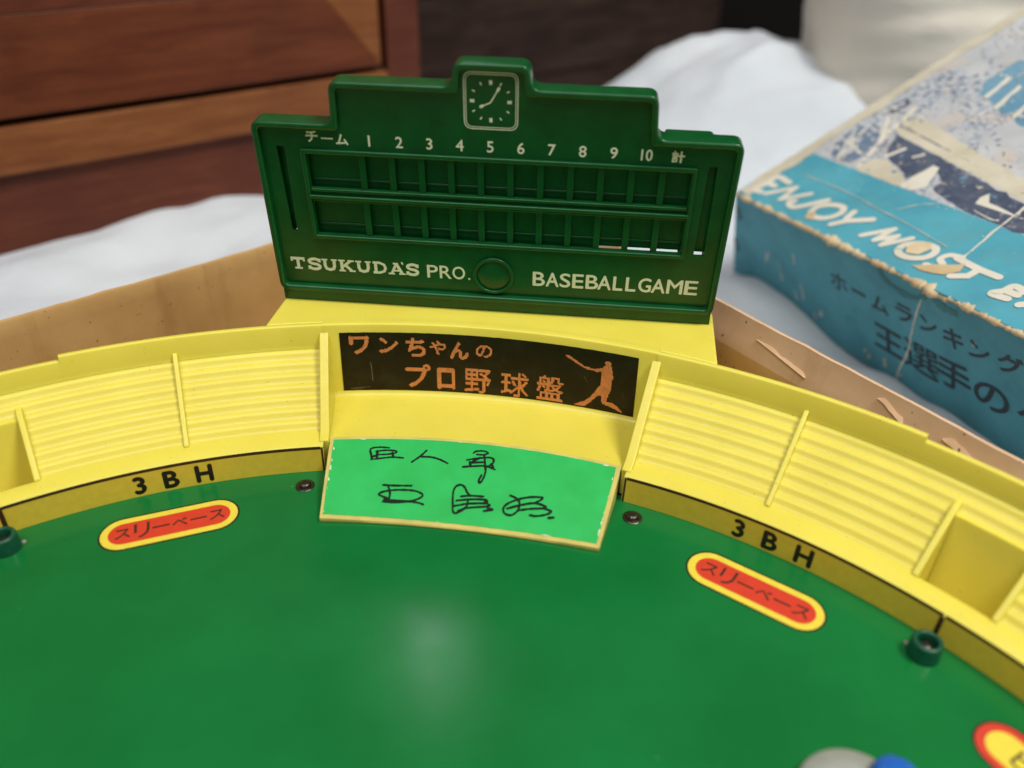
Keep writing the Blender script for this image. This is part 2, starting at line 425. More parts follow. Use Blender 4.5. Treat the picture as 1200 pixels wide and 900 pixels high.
def drawer(z0, z1):
    s0, s1, w = -24.3, 44, 6.6
    d = cbox(G(), s0, s1, .3, .86, z0, z1).make('drawer', 'wood', cab, None)
    # four mitred bevelled frame members
    fr = [((s0, z0), (s1, z0), (s1-w, z0+w), (s0+w*.8, z0+w)), ((s1, z0), (s1, z1), (s1-w, z1-w), (s1-w, z0+w)), ((s1, z1), (s0, z1), (s0+w*.8, z1-w), (s1-w, z1-w)), ((s0, z1), (s0, z0), (s0+w*.8, z0+w), (s0+w*.8, z1-w))]
    for k, q in enumerate(fr):
        dd = (-.6, -.6, -.05, -.05)
        fv = [cabp(a, dd[i], b) for i, (a, b) in enumerate(q)]; bv = [cabp(a, .29, b) for a, b in q]
        o = G().add(fv+bv, [(0, 1, 2, 3), (7, 6, 5, 4), (0, 4, 5, 1), (1, 5, 6, 2), (2, 6, 7, 3), (3, 7, 4, 0)]).make('drawer_frame', ['wood', 'wood', 'wood', 'wood2'][k], d, None)
        bevel(o, .06)
    bevel(cbox(G(), s0+w*.8+.05, s1-w-.05, .0, .29, z0+w+.05, z1-w-.05).make('drawer_panel', 'wood3', d, None), .05)
    return d
drawer(5.75, 30); 
bevel(cbox(G(), -25.0, 45, -.55, .87, 30.5, 33.5).make('rail', 'wood2', cab, None), .14)
drawer(34, 58)

# dark wooden panelling behind
dp = thing('wood_panelling', cabp(-60, 42, -38), 'dark brown panelling of wide horizontal wooden boards, out of focus behind the scoreboard', 'wood panel')
bz = -37.9
for k, h in enumerate((14, 14, 13.5, 13, 9.2, 11, 12, 12, 12, 12)):
    j = random.uniform(-.25, .25)
    bevel(cbox(G(), -118, 20, 40+j, 43, bz, bz+h-.35).make('board', 'darkwood', dp, None), .25); bz += h
cbox(G(), -118, 20, 43, 44, -37.9, 80).make('backing', 'gap', dp, None)

# ================================================================== cardboard tray the game stands in
BH, BB = 4.2, -5.35
KX, KY = -2.79, 52.17
dL = Vector((-cos(radians(48.9)), -sin(radians(48.9)))); dR = Vector((cos(radians(47.7)), -sin(radians(47.7))))
LL = 67
K = Vector((KX, KY)); PL = K+dL*LL; PR = K+dR*LL; PF = PL+dR*LL
tray = thing('cardboard_tray', (0, 5, BB), 'worn brown cardboard box bottom with torn edges holding the game board', 'box')
g = G(); th = .32
def wall(name, A, B, inward, prof, mat, n=90, jag=.03, wamp=.22, zsplit=2.6):
    # prof: (offset inward, z) from the inside bottom over the top to the outside bottom
    g = G(); m = len(prof); d = (B-A); L = d.length; d = d.normalized(); nv = inward
    for i in range(n+1):
        s = L*i/n
        for k, (o_, z) in enumerate(prof):
            zz = z; oo = o_
            if z > BH-.6:
                zz += jag*mnoise.noise(Vector((s*.8, 3.3, k*.1)))*2+.06*mnoise.noise(Vector((s*.12, 7, 0)))
            oo += wamp*mnoise.noise(Vector((s*.09, z*.12, 2.2)))*(1 if z > BB+1 else 0)
            p = A+d*s+nv*oo; g.v.append((p.x, p.y, zz))
    for i in range(n):
        for j in range(m-1):
            p = i*m+j; g.f.append((p, p+1, p+m+1, p+m))
    g.f.append(tuple(range(m))); g.f.append(tuple(range(n*m+m-1, n*m-1, -1)))
    o = g.make(name, mat, tray, 40)
    if isinstance(mat, list):
        for p in o.data.polygons:
            if p.center.z < zsplit*CM: p.material_index = 1
    return o
nR = Vector((-sin(radians(47.7)), -cos(radians(47.7)))); nL = Vector((sin(radians(48.9)), -cos(radians(48.9))))
# left wall: straight
profL = [(0, BB+.4), (0, 0), (0, BH-.9), (0, BH-.15), (-.06, BH), (-.26, BH), (-.32, BH-.12), (-.32, 0), (-.32, BB)]
wL = wall('side_wall', K, PL, nL, profL, 'card', wamp=.10)
# right wall: its rim is folded over and leans outward
profR = [(.72, BB+.4), (.66, -.8), (.60, 1.8), (.50, 2.55), (.26, 3.1), (-.04, 3.92), (-.12, BH), (-.30, BH), (-.42, BH-.2), (-.40, 2), (-.32, BB)]
wR = wall('side_wall', K, PR, nR, profR, ['cardtop', 'card'], wamp=.16)
wall('side_wall', PL, PF, -nR, profL, 'card', 40); wall('side_wall', PR, PF, -nL, profL, 'card', 40)
G().hexa([(p.x, p.y, z) for z in (BB, BB+.39) for p in (K, PL, PF, PR)]).make('bottom', 'card', tray, None)
# torn flaps of the top paper layer on the right wall
def flap(s0, s1, zl, w, lift):
    # thin torn layer: hinged at its top edge, its lower edge stands off the wall
    g = G(); n = 16; seq = []
    def off(s, z):
        ks = [(-.04, 3.92), (.26, 3.1), (.50, 2.55), (.60, 1.8), (.66, -.8)]
        for (o1, z1), (o2, z2) in zip(ks, ks[1:]):
            if z <= z1 and z >= z2: return o1+(o2-o1)*(z1-z)/(z1-z2)+.16*mnoise.noise(Vector((s*.09, z*.12, 2.2)))
        return -.05
    for i in range(n+1):
        s = s0+(s1-s0)*i/n; t = i/n
        zz = zl-.45*t+.07*mnoise.noise(Vector((s*2.5, 1, 0))); ww = w*(.7+.5*mnoise.noise(Vector((s*1.7, 4, 1))))*min(1, t*5+.2)*min(1, (1-t)*9+.3)
        zt = min(3.95, zz+ww)
        for z, o_ in ((zz, off(s, zz)+lift*(.3+.5*t)), (zz+.05, off(s, zz)+lift*(.3+.5*t)+.05), (zt, off(s, zt)+.05), (zt-.02, off(s, zt)+.01)):
            p = K+dR*s+nR*o_; g.v.append((p.x, p.y, z))
    for i in range(n):
        for j in range(4):
            a, b = i*4+j, i*4+(j+1) % 4; g.f.append((a, b, b+4, a+4))
    g.f.append((3, 2, 1, 0)); g.f.append(tuple(n*4+k for k in range(4)))
    return g.make('torn_flap', 'cardtop', wR, 40)
flap(22.9, 26.0, 3.45, .22, .10); flap(29.4, 30.8, 3.75, .3, .10); flap(32.5, 34.6, 3.55, .4, .16); flap(34.4, 36.6, 3.35, .5, .18)

# ================================================================== the blue lid
A_ = Vector((13.8, 55.8, 2.95)); E1 = Vector((.50442, -.86201, .04994)).normalized(); E2 = Vector((.77084, .47562, .42379)).normalized(); E3 = E1.cross(E2)
U0 = -.80
LW, LD, LH = 60.0, 59.5, 10.0
def lid(u, v, h=0): return tuple(A_+E1*u+E2*v+E3*h)
lid_t = thing('box_lid', (*(A_+E1*30+E2*5)[:2], -5.6), 'faded turquoise box lid with torn edges and a stadium picture, lying on the sheet', 'box lid')
def lbox(u0, u1, v0, v1, h0, h1):
    return G().hexa([lid(u0, v0, h0), lid(u1, v0, h0), lid(u1, v1, h0), lid(u0, v1, h0), lid(u0, v0, h1), lid(u1, v0, h1), lid(u1, v1, h1), lid(u0, v1, h1)])
# sagging top panel
def lid_top(u, v, h=0):
    sag = -.30*sin(pi*min(max(v, 0), LD)/LD)*sin(pi*min(max(u, 0), LW)/LW) + .25*mnoise.noise(Vector((u*.12, v*.12, 4)))*sst(20, 30, v)
    return lid(u, v, sag+h)
def sheet(name, u0, u1, v0, v1, h, mat, parent, n=60, m=60, jag=0, **k):
    g = G()
    for j in range(m+1):
        for i in range(n+1):
            u = u0+(u1-u0)*i/n; v = v0+(v1-v0)*j/m
            if jag and j == m: v += jag*mnoise.noise(Vector((u*1.3, 2, 9)))
            g.v.append(lid_top(u, v, h))
    for j in range(m):
        for i in range(n):
            a = j*(n+1)+i; g.f.append((a, a+1, a+n+2, a+n+1))
    return g.make(name, mat, parent, 60, **k)
top = sheet('top_panel', U0+.05, LW-.05, .05, LD-.05, 0, 'crowd', lid_t)
SPL = -4.2                              # the crushed left corner splays outwards towards the bottom
fp = G().hexa([lid(U0+SPL, 0, -LH), lid(LW, 0, -LH), lid(LW, .35, -LH), lid(U0+SPL, .35, -LH), lid(U0, 0, -.02), lid(LW, 0, -.02), lid(LW, .35, -.02), lid(U0, .35, -.02)]).make('front_panel', 'turqside', lid_t, None)
G().hexa([lid(U0+SPL, .36, -LH), lid(U0+SPL+.35, .36, -LH), lid(U0+.35, LD, -LH), lid(U0, LD, -LH), lid(U0, .36, -.02), lid(U0+.35, .36, -.02), lid(U0+.35, LD, -.02), lid(U0, LD, -.02)]).make('side_panel', 'turqside', lid_t, None)
lbox(LW-.35, LW, .36, LD-.36, -LH, -.02).make('side_panel', 'turqside', lid_t, None)
lbox(.36, LW, LD-.35, LD, -LH, -.02).make('back_panel', 'turqside', lid_t, None)
TS = 0.0014
band = sheet('turquoise_band', U0+.05, LW-.05, .06, 5.72, TS, 'turq', top, 160, 10, .12)
lvl = [1]
def flat_poly(pts, mat, h=None, jag=.08, name='printed_shape', sub=.5, rep=None, parent=None):
    # irregular printed area, tessellated so that it follows the panel
    if h is None: lvl[0] += 1; h = TS*lvl[0]
    out = []
    for i in range(len(pts)):
        a, b = Vector(pts[i]), Vector(pts[(i+1) % len(pts)]); k = max(1, int((b-a).length/sub)); d = (b-a); nn = Vector((-d.y, d.x)).normalized() if d.length else Vector((0, 0))
        for j in range(k):
            p = a+d*(j/k); out.append(tuple(p+nn*jag*mnoise.noise(Vector((p.x*2.1, p.y*2.1, h*30)))*2))
    vs, fs = plate([out], 0, .0002)
    fs = [f for f in fs if min(vs[i][2] for i in f) > .0001]   # top face only
    return mesh(name, [lid_top(x, y, h) for x, y, z in vs], fs, mat, parent or top, None)
# printed picture on the lid: stands, roof beam, dark dugout, a machine-like white shape, blue water
flat_poly([(4.88, 15.36), (3.98, 17.06), (4.1, 19.5), (9, 21), (13, 18), (15, 14), (11.5, 13.2), (9.56, 13.6), (8.03, 14.39), (6.43, 14.84)], 'sky_blue', jag=.22)
flat_poly([(16, 19), (18, 15), (30, 12), (46, 14), (50, 22), (30, 26)], 'sky_blue', jag=.3)
flat_poly([(3.72, 9.72), (7.69, 9.19), (12.62, 8.25), (15.11, 7.82), (24, 7.2), (40, 6.6), (40, 5.74), (16.95, 5.74), (13.16, 5.74), (11.47, 6.1), (10.0, 6.55), (9.99, 7.3), (9.03, 7.86), (8.16, 7.13), (7.83, 6.56), (6.83, 6.98), (5.25, 7.55), (4.25, 8.48)], 'navy', jag=.10)
flat_poly([(2.63, 11.3), (3.11, 12.01), (8.5, 10.75), (13.58, 9.51), (22, 8.5), (40, 8.0), (40, 7.0), (24, 7.35), (15.04, 7.95), (12.62, 8.35), (3.79, 9.84), (2.79, 10.4)], 'beam', jag=.05)
flat_poly([(2.9, 10.75), (13.4, 8.95), (24, 7.9), (24, 7.84), (13.4, 8.87), (2.9, 10.66)], 'navy', jag=.03)
flat_poly([(8.26, 8.26), (8.73, 8.24), (9.6, 6.5), (9.1, 5.80), (8.0, 5.80)], 'white', jag=.06)
flat_poly([(12.88, 7.15), (13.08, 7.76), (13.58, 7.06), (15.27, 6.85), (16.15, 6.67), (16.49, 6.3), (14.72, 5.82), (13.48, 6.03), (13.08, 6.28)], 'white', jag=.07)
flat_poly([(17.6, 6.9), (18.4, 7.2), (19.5, 6.4), (19.3, 5.9), (17.8, 5.9)], 'white', jag=.07)
flat_poly([(4.4, 7.0), (5.25, 7.5), (6.83, 6.98), (7.9, 6.4), (8.1, 5.80), (4.4, 5.80)], 'beam', jag=.10)
flat_poly([(-.0+.25, 9.6), (1.9, 9.5), (2.66, 9.3), (3.3, 8.5), (3.6, 7.0), (3.4, 5.95), (2.31, 6.0), (1.38, 6.3), (.5, 8.2)], 'greyblue', jag=.14)
flat_poly([(1.0, 8.2), (1.9, 8.6), (2.6, 7.4), (2.5, 6.4), (1.8, 6.5)], 'crowd', jag=.14)
for a, b, w in (((.5, 9.3), (2.5, 6.0), .16), ((2.2, 6.0), (1.2, 9.6), .16), ((1.5, 11.2), (3.2, 8.9), .26), ((4.3, 6.0), (2.7, 10.6), .34), ((2.3, 12.7), (3.0, 10.1), .34), ((.3, 8.0), (3.4, 7.2), .14), ((5.4, 8.9), (5.0, 7.6), .28), ((7.0, 8.9), (6.5, 8.3), .25)):
    d = (Vector(b)-Vector(a)); nn = Vector((-d.y, d.x)).normalized()*w/2; A0, B0 = Vector(a), Vector(b)
    flat_poly([tuple(A0+nn), tuple(B0+nn), tuple(B0-nn), tuple(A0-nn)], 'white', jag=.03)
flat_poly([(.56, 12.0), (.94, 13.3), (1.71, 12.9), (1.49, 11.5)], 'navy', jag=.06)
flat_poly([(.8, 12.2), (1.05, 12.9), (1.45, 12.7), (1.3, 11.9)], 'crowd', jag=.05)
for k in range(26):                                          # rows of small dark windows / seats along the far stand
    u = 1.0+(k % 9)*.62+random.uniform(-.1, .1); v = 13.6+(k//9)*1.0+(k % 9)*.42+random.uniform(-.1, .1)
    flat_poly([(u, v), (u+.28, v+.12), (u+.24, v+.44), (u-.04, v+.32)], 'greyblue', h=TS*2, jag=.05)
for q in ([(5.3, 15.3), (5.0, 17.6), (5.3, 17.8), (5.7, 15.2)], [(6.75, 14.6), (6.3, 17.2), (6.6, 17.1), (7.15, 14.5)], [(8.4, 14.2), (8.2, 15.6), (8.5, 15.5), (8.8, 14.1)]):
    flat_poly(q, 'white', jag=.08)
def specks(n, u0, u1, v0, v1, s0, s1, mat, cond=lambda u, v: True, ang=-.2):
    g = G(); c = 0
    while c < n:
        u = random.uniform(u0, u1); v = random.uniform(v0, v1); c += 1
        if not cond(u, v): continue
        s = random.uniform(s0, s1); k = random.randint(5, 8); a0 = random.gauss(ang, .3); el = random.uniform(.35, .9); lvl[0] += .0015; q = []
        for i in range(k):
            t = 2*pi*i/k; r = s*random.uniform(.45, 1); x, y = r*cos(t), r*el*sin(t)
            q.append(lid_top(u+x*cos(a0)-y*sin(a0), v+x*sin(a0)+y*cos(a0), TS*lvl[0]))
        g.add(q, [tuple(range(k))])
    return g.make('printed_specks', mat, top, None, kind='stuff')
nz = lambda u, v, k=.5, s=3: mnoise.noise(Vector((u*k, v*k, s)))
specks(3000, .8, 40, 9.6, 30, .05, .19, 'greyblue', lambda u, v: v > 12.3-.2*u and nz(u, v) > -.02 and not (4 < u < 14 and 14.5 < v < 20))
specks(700, .8, 40, 9.6, 30, .06, .2, 'white', lambda u, v: v > 12.3-.2*u and nz(u, v, .5, 9) > 0)
specks(260, 3, 40, 5.9, 9.2, .05, .22, 'beam', lambda u, v: nz(u, v, .7, 5) > .05)
specks(160, 3, 40, 5.9, 9.2, .08, .3, 'sky_blue', lambda u, v: nz(u, v, .7, 15) > .1)
specks(60, .7, 4.2, 6.2, 12, .08, .34, 'white', lambda u, v: nz(u, v, .9, 4) > 0); specks(90, .7, 4.2, 6.2, 12, .06, .26, 'greyblue')
specks(70, 2, 30, .3, 5.6, .03, .10, 'white', lambda u, v: nz(u, v, .6, 2) > .1)
specks(160, 4, 14, 13.6, 20, .08, .3, 'crowd', lambda u, v: nz(u, v, .6, 2) > .0, .9)
# pale edges worn white along the left edge and the corner
flat_poly([(U0+.06, .3), (.3, .25), (.45, 1.0), (.2, 2.6), (.35, 4.5), (.0, 7.5), (.3, 11), (.0, 16), (.2, 24), (U0+.06, 30)], 'beam', jag=.10)
# lettering on the lid
LETTERS = [('E', [[(1.74, 2.56), (0.44, 2.63), (0.4, 1.74), (0.23, 0.9), (0.87, 0.89)], [(0.42, 1.84), (1.15, 1.82)]]), ('N', [[(1.31, 0.93), (2.59, 2.46)], [(2.59, 2.46), (2.73, 1.03)], [(2.73, 1.03), (4.04, 2.46)]]), ('J', [[(5.54, 2.53), (4.42, 1.07), (3.87, 0.91), (3.5, 1.17), (3.74, 1.37)]]), ('O', [[(5.56, 1.16), (5.54, 1.73), (6.09, 2.31), (6.89, 2.52), (7.27, 2.17), (7.21, 1.65), (6.79, 1.13), (6.12, 0.91), (5.56, 1.16)]]), ('Y', [[(7.89, 2.54), (8.01, 1.84)], [(9.42, 2.57), (8.21, 1.67), (7.68, 0.95)]]), ('M', [[(10.04, 1.16), (11.17, 2.58)], [(11.17, 2.58), (11.0, 1.25)], [(11.0, 1.25), (11.8, 2.22)], [(11.8, 2.22), (11.67, 1.14)], [(11.67, 1.14), (12.6, 2.48)]]), ('O', [[(12.74, 1.34), (12.73, 1.85), (13.32, 2.37), (14.16, 2.54), (14.53, 2.18), (14.4, 1.6), (13.74, 1.16), (13.07, 1.12), (12.74, 1.34)]]), ('S', [[(15.96, 2.67), (15.3, 2.47), (15.14, 1.97), (15.58, 1.7), (15.58, 1.31), (14.87, 1.22)]]), ('T', [[(15.79, 2.49), (17.3, 2.4), (18.47, 2.46)], [(17.32, 2.38), (17.24, 1.7), (16.57, 1.23)]]), ('E', [[(20.35, 2.26), (19.54, 2.34), (19.37, 1.79), (19.07, 1.33), (19.92, 1.44)], [(19.46, 1.86), (20.09, 1.9)]]), ('X', [[(20.62, 1.4), (20.99, 1.79)]])]
for ch, ss in LETTERS:
    g = G()
    for s in ss:
        vs, fs = ribbon(s, .36 if ch in 'MSN' else .42, len(s) > 3); lvl[0] += .12
        g.add([lid_top(x, y, TS*lvl[0]) for x, y in vs], fs)
    g.make('lettering', 'white', top, None)
# paper torn away over the lettering, creases
flat_poly([(13.0, 2.35), (13.7, 2.7), (14.1, 2.3), (13.9, 1.7), (13.3, 1.4), (12.9, 1.8)], 'tan', jag=.12)
flat_poly([(14.3, .9), (15.4, 1.5), (16.0, 2.1), (16.6, 2.4), (16.7, 1.7), (16.2, 1.2), (15.0, .8)], 'tan', jag=.18)
flat_poly([(5.5, 1.0), (6.0, 1.2), (6.3, .7), (5.8, .6)], 'tan', jag=.10)
def crease(pts, w, mat='white'):
    P = smooth_line(pts, 4); vs, fs = ribbon([tuple(p+Vector((random.uniform(-.03, .03), 0))) for p in P], w, False, wj=.6, flat=True); lvl[0] += .12
    return mesh('crease', [lid_top(x, y, TS*lvl[0]) for x, y in vs], fs, mat, top, None)
crease([(16.0, 2.4), (15.82, 3.9), (15.59, 5.39), (15.51, 6.75), (15.3, 8.4), (15.0, 11)], .11)
crease([(2.0, 3.66), (5.43, 3.74), (8.71, 3.47), (11.05, 3.33), (14.65, 2.91)], .05, 'beam')
crease([(9.9, 4.0), (10.6, 5.0), (11.5, 5.6)], .05)
# torn tan edge along the front of the lid
def torn_edge(u0, u1, n, parent, rb=.24):
    g = G(); m = 9
    for i in range(n+1):
        u = u0+(u1-u0)*i/n
        r = rb*(1+.75*mnoise.noise(Vector((u*1.3, 0, 0)))+.45*mnoise.noise(Vector((u*5, 3, 0))))
        if 8 < u < 10.5 or 15.2 < u < 17: r *= 1.35
        for k in range(m):
            t = 2*pi*k/m; rr = max(.06, r)*(1+.30*mnoise.noise(Vector((u*6, k*1.7, 5))))
            g.v.append(lid(u, .02+rr*cos(t)*.9+.02, -.13+rr*sin(t)*.55-(.12 if 16.5 < u < 17.6 else 0)))
    for i in range(n):
        for k in range(m):
            a, b = i*m+k, i*m+(k+1) % m; g.f.append((a, b, b+m, a+m))
    g.f.append(tuple(range(m))); g.f.append(tuple(n*m+k for k in range(m)))
    return g.make('torn_edge', 'tan', parent, 180)
torn_edge(U0-.05, 40, 620, lid_t)
# print and marks on the side of the lid
sl = [1]
def side_pt(u, d, h=0): return lid(u, -h, d)
def side_text(ch, u, d, h, w=None, off=.012, rot=0):
    g = G()
    for vs, fs in bold(fit(text2d(ch, 1.0, 0), w, h), off):
        sl[0] += .25; g.add([side_pt(x+u+.10*(y), y+d, TS*sl[0]) for x, y in vs], fs)
    return g.make('lettering', 'sidetext', fp, None)
for ch, u, d, h, w in (('ホ', 8.69, -3.45, 1.35, None), ('ー', 10.45, -3.42, .20, 1.15), ('ム', 12.2, -3.45, 1.25, None), ('ラ', 14.15, -3.12, 1.3, None), ('ン', 15.95, -3.0, 1.15, None),
        ('キ', 17.7, -3.0, 1.4, None), ('ン', 19.4, -2.92, 1.2, None), ('グ', 21.3, -2.65, 1.45, None)):
    side_text(ch, u, d, h, w, .045)
for ch, u, d, h in (('王', 12.45, -6.30, 2.1), ('選', 15.05, -6.25, 2.5), ('手', 17.45, -6.0, 2.4), ('の', 20.0, -6.0, 2.0), ('ゲ', 22.8, -5.8, 2.2)):
    side_text(ch, u, d, h, None, .025 if ch == '選' else .05)
def side_poly(pts, mat, name='wear_mark', jag=.05, curve=None):
    sl[0] += .1; out = []
    for i in range(len(pts)):
        a, b = Vector(pts[i]), Vector(pts[(i+1) % len(pts)]); k = max(1, int((b-a).length/.25))
        for j in range(k):
            p = a+(b-a)*j/k; out.append((p.x+jag*2*mnoise.noise(Vector((p.x*3, p.y*3, 1))), p.y+jag*2*mnoise.noise(Vector((p.x*3, p.y*3, 8)))))
    vs, fs = plate([out], 0, .0002); fs = [f for f in fs if min(vs[i][2] for i in f) > .0001]
    return mesh(name, [side_pt(x, y, TS*sl[0]*.5) for x, y, z in vs], fs, mat, fp, None)
# darker teal streaks below the tear (drawn before the print, so lower)
def side_line(pts, w, mat, name='crease'):
    P = smooth_line(pts, 5); vs, fs = ribbon([tuple(p+Vector((random.uniform(-.03, .03), 0))) for p in P], w, False, wj=.5, flat=True); sl[0] += .15
    return mesh(name, [side_pt(x, y, TS*sl[0]) for x, y in vs], fs, mat, fp, None)
side_line([(16.07, -.3), (15.32, -2.13), (14.62, -4.28), (14.08, -6.15), (12.98, -8.49), (12.51, -9.95)], .10, 'white')
side_line([(12.6, -.2), (12.9, -1.0), (13.7, -1.35), (14.9, -1.45), (16.1, -.8)], .42, 'teal', 'dark_teal_streak')
side_line([(16.3, -.5), (17.1, -.95), (18.2, -.95)], .5, 'teal', 'dark_teal_streak')
for u, d, a, b in ((11.76, -8.6, .14, .9), (10.3, -9.0, .22, .5), (10.0, -8.6, .10, .4), (19.1, -2.55, .12, .3), (6.0, -7.6, .12, .6), (4.4, -6.4, .08, 1.4), (4.3, -3.6, .07, 1.0), (2.3, -5.6, .06, 1.9), (1.2, -4.6, .12, .5), (.9, -5.0, .09, .8), (3.5, -7.2, .07, .9), (5.2, -8.2, .06, .7), (13.0, -8.9, .12, .25)):
    side_poly([(u-a, d-b/2), (u+a*.6, d-b*.45), (u+a, d+b/2), (u-a*.5, d+b*.4)], 'beam' if u > 9 else 'white', jag=.06)
for u, d in ((-1.15, -1.9), (-2.75, -5.4)):
    g = G(); g.hexa([side_pt(u-.09, d-.55, -.02), side_pt(u+.09, d-.55, -.02), side_pt(u+.09, d-.55, .09), side_pt(u-.09, d-.55, .09), side_pt(u-.09, d+.55, -.02), side_pt(u+.09, d+.55, -.02), side_pt(u+.09, d+.55, .09), side_pt(u-.09, d+.55, .09)])
    g.make('staple', 'steel', fp, None)

# ================================================================== the game board
game = thing('baseball_board_game', (0, 18, BB+.4), 'toy baseball stadium, green field and curved yellow stands, lying in the cardboard tray', 'board game')
# playing field: one printed sheet
R0, R1, H1 = 27.1635, 27.30, 1.268
g = G(); g.v.append((0, -4, 0)); nseg = 160
for i in range(nseg+1):
    a = -96+192*i/nseg; g.v.append(rz(R0+.35, a, 0))
for i in range(nseg): g.f.append((0, i+2, i+1))
field = g.make('playing_field', 'field', game, None)
g = G()
for z in (BB+.4, -.05):
    for i in range(nseg+1): g.v.append(rz(R0-.3, -96+192*i/nseg, z))
for i in range(nseg): g.f.append((i, i+1, nseg+i+2, nseg+i+1))
g.f.append(tuple(range(nseg, -1, -1))); g.make('base_tray', 'yellow', game, 40)
# stands: inner fence, ledge, seven rounded rows, rim
def rows(k0, k1):
    out = []
    for k in range(k0, k1):
        r = 28.68+.45*k; z = 1.27+.335*(k+1); zp = 1.27+.335*k
        out += [(r-.17, zp+.03), (r-.085, zp+.085), (r-.02, z-.14), (r+.05, z-.055), (r+.12, z-.018), (r+.19, z-.002)]
        out += [(r+.25, z+.008)]
    return out
def rim(zt): return [(31.60, 3.68), (31.64, 3.80), (31.68, zt-.07), (31.72, zt-.015), (31.80, zt), (31.93, zt-.02), (31.98, zt-.09), (32.0, zt-1.5), (32.1, BB+.45)]
ZT1, ZT2 = 4.79, 4.55
edge = [(R0+.02, -.02), (R1+.0, H1-.05), (R1+.06, H1), (28.25, H1), (28.45, H1+.01)]
SP = 33.7
shell = G()
def seg(prof, a0, a1):
    n = max(2, int(abs(a1-a0)/1.0)); s = sweep(prof, a0, a1, n); shell.add(s.v, s.f)
for sg in (-1, 1):
    for a0, a1, zt in ((13.75, SP, ZT1), (SP, 37.3, ZT2), (42.95, 66, ZT2)):
        seg(edge+rows(0, 7)+[(31.57, 3.62)]+rim(zt), sg*a0, sg*a1)
    pit = [(R0+.02, -.02), (R1, H1-.05), (R1+.06, H1), (28.22, H1), (28.36, H1-.06), (28.42, H1-.2), (28.44, -2.6), (28.52, -2.7), (28.7, -2.7), (30.25, -2.7), (30.38, -2.5), (30.44, 2.85), (30.48, 2.92)]
    seg(pit+rows(4, 7)[4:]+[(31.57, 3.62)]+rim(ZT2), sg*37.3, sg*42.95)
    # end step of the raised rim
    s = [rz(31.68, sg*SP, ZT2-.05), rz(31.72, sg*SP, ZT1-.015), rz(31.93, sg*SP, ZT1-.02), rz(32.0, sg*SP, ZT2-.1)]
    shell.add(s, [(0, 1, 2, 3)])
bay = [(27.7, 1.18), (28.0, 1.12), (29.5, 1.02), (31.1, .97), (31.40, 1.0), (31.56, 1.09), (31.64, 1.25), (31.70, ZT1-.07), (31.73, ZT1-.015), (31.80, ZT1), (31.93, ZT1), (32.1, ZT1)]
seg(bay, -13.75, 13.75)
stand = shell.make('stand', 'yellow', game, 50)
# flat platform behind the rim that carries the scoreboard
g = G(); pts = []
n = 24
aw = degrees(math.asin(10.07/32.0))
for i in range(n+1):
    a = -aw+2*aw*i/n; pts.append((31.95*sin(radians(a)), 31.95*cos(radians(a))))
pts += [(10.12, 34.9), (-10.12, 34.9)]
b = len(pts)
for z in (BB+.5, ZT1-.004):
    for x, y in pts: g.v.append((x, y, z))
g.f.append(tuple(range(b-1, -1, -1))); g.f.append(tuple(range(b, 2*b)))
for i in range(b): j = (i+1) % b; g.f.append((i, j, b+j, b+i))
bevel(g.make('platform', 'yellow', stand, 40), .10, 3, 60)
# dividing fins between the blocks of seats
def fin(a, th_, pts, name='divider_fin', off=.0):
    g = G(); m = len(pts)
    for s in (-1, 1):
        for r, z in pts:
            aa = a+degrees(s*th_/2/r); g.v.append(rz(r, aa, z))
    g.f.append(tuple(range(m-1, -1, -1))); g.f.append(tuple(range(m, 2*m)))
    for i in range(m): j = (i+1) % m; g.f.append((i, j, m+j, m+i))
    o = g.make(name, 'yellow', stand, 40); bevel(o, .045, 3, 40); return o
for sg in (-1, 1):
    fin(sg*13.72, .40, [(27.62, -.02), (27.62, 1.33), (28.2, 1.45), (31.66, 4.42), (31.66, -.02)])
    fin(sg*25.55, .20, [(28.22, 1.1), (28.26, 1.36), (31.60, 4.06), (31.66, 4.0), (31.66, 1.1)])
    fin(sg*37.25, .24, [(28.2, -2.8), (28.24, 1.34), (28.5, 1.55), (30.50, 3.22), (30.9, 3.3), (31.0, -2.8)])
    fin(sg*43.0, .24, [(28.2, -2.8), (28.24, 1.34), (28.5, 1.55), (30.50, 3.22), (30.9, 3.3), (31.0, -2.8)])
    fin(sg*55, .20, [(28.22, 1.1), (28.26, 1.36), (31.60, 4.06), (31.66, 4.0), (31.66, 1.1)])
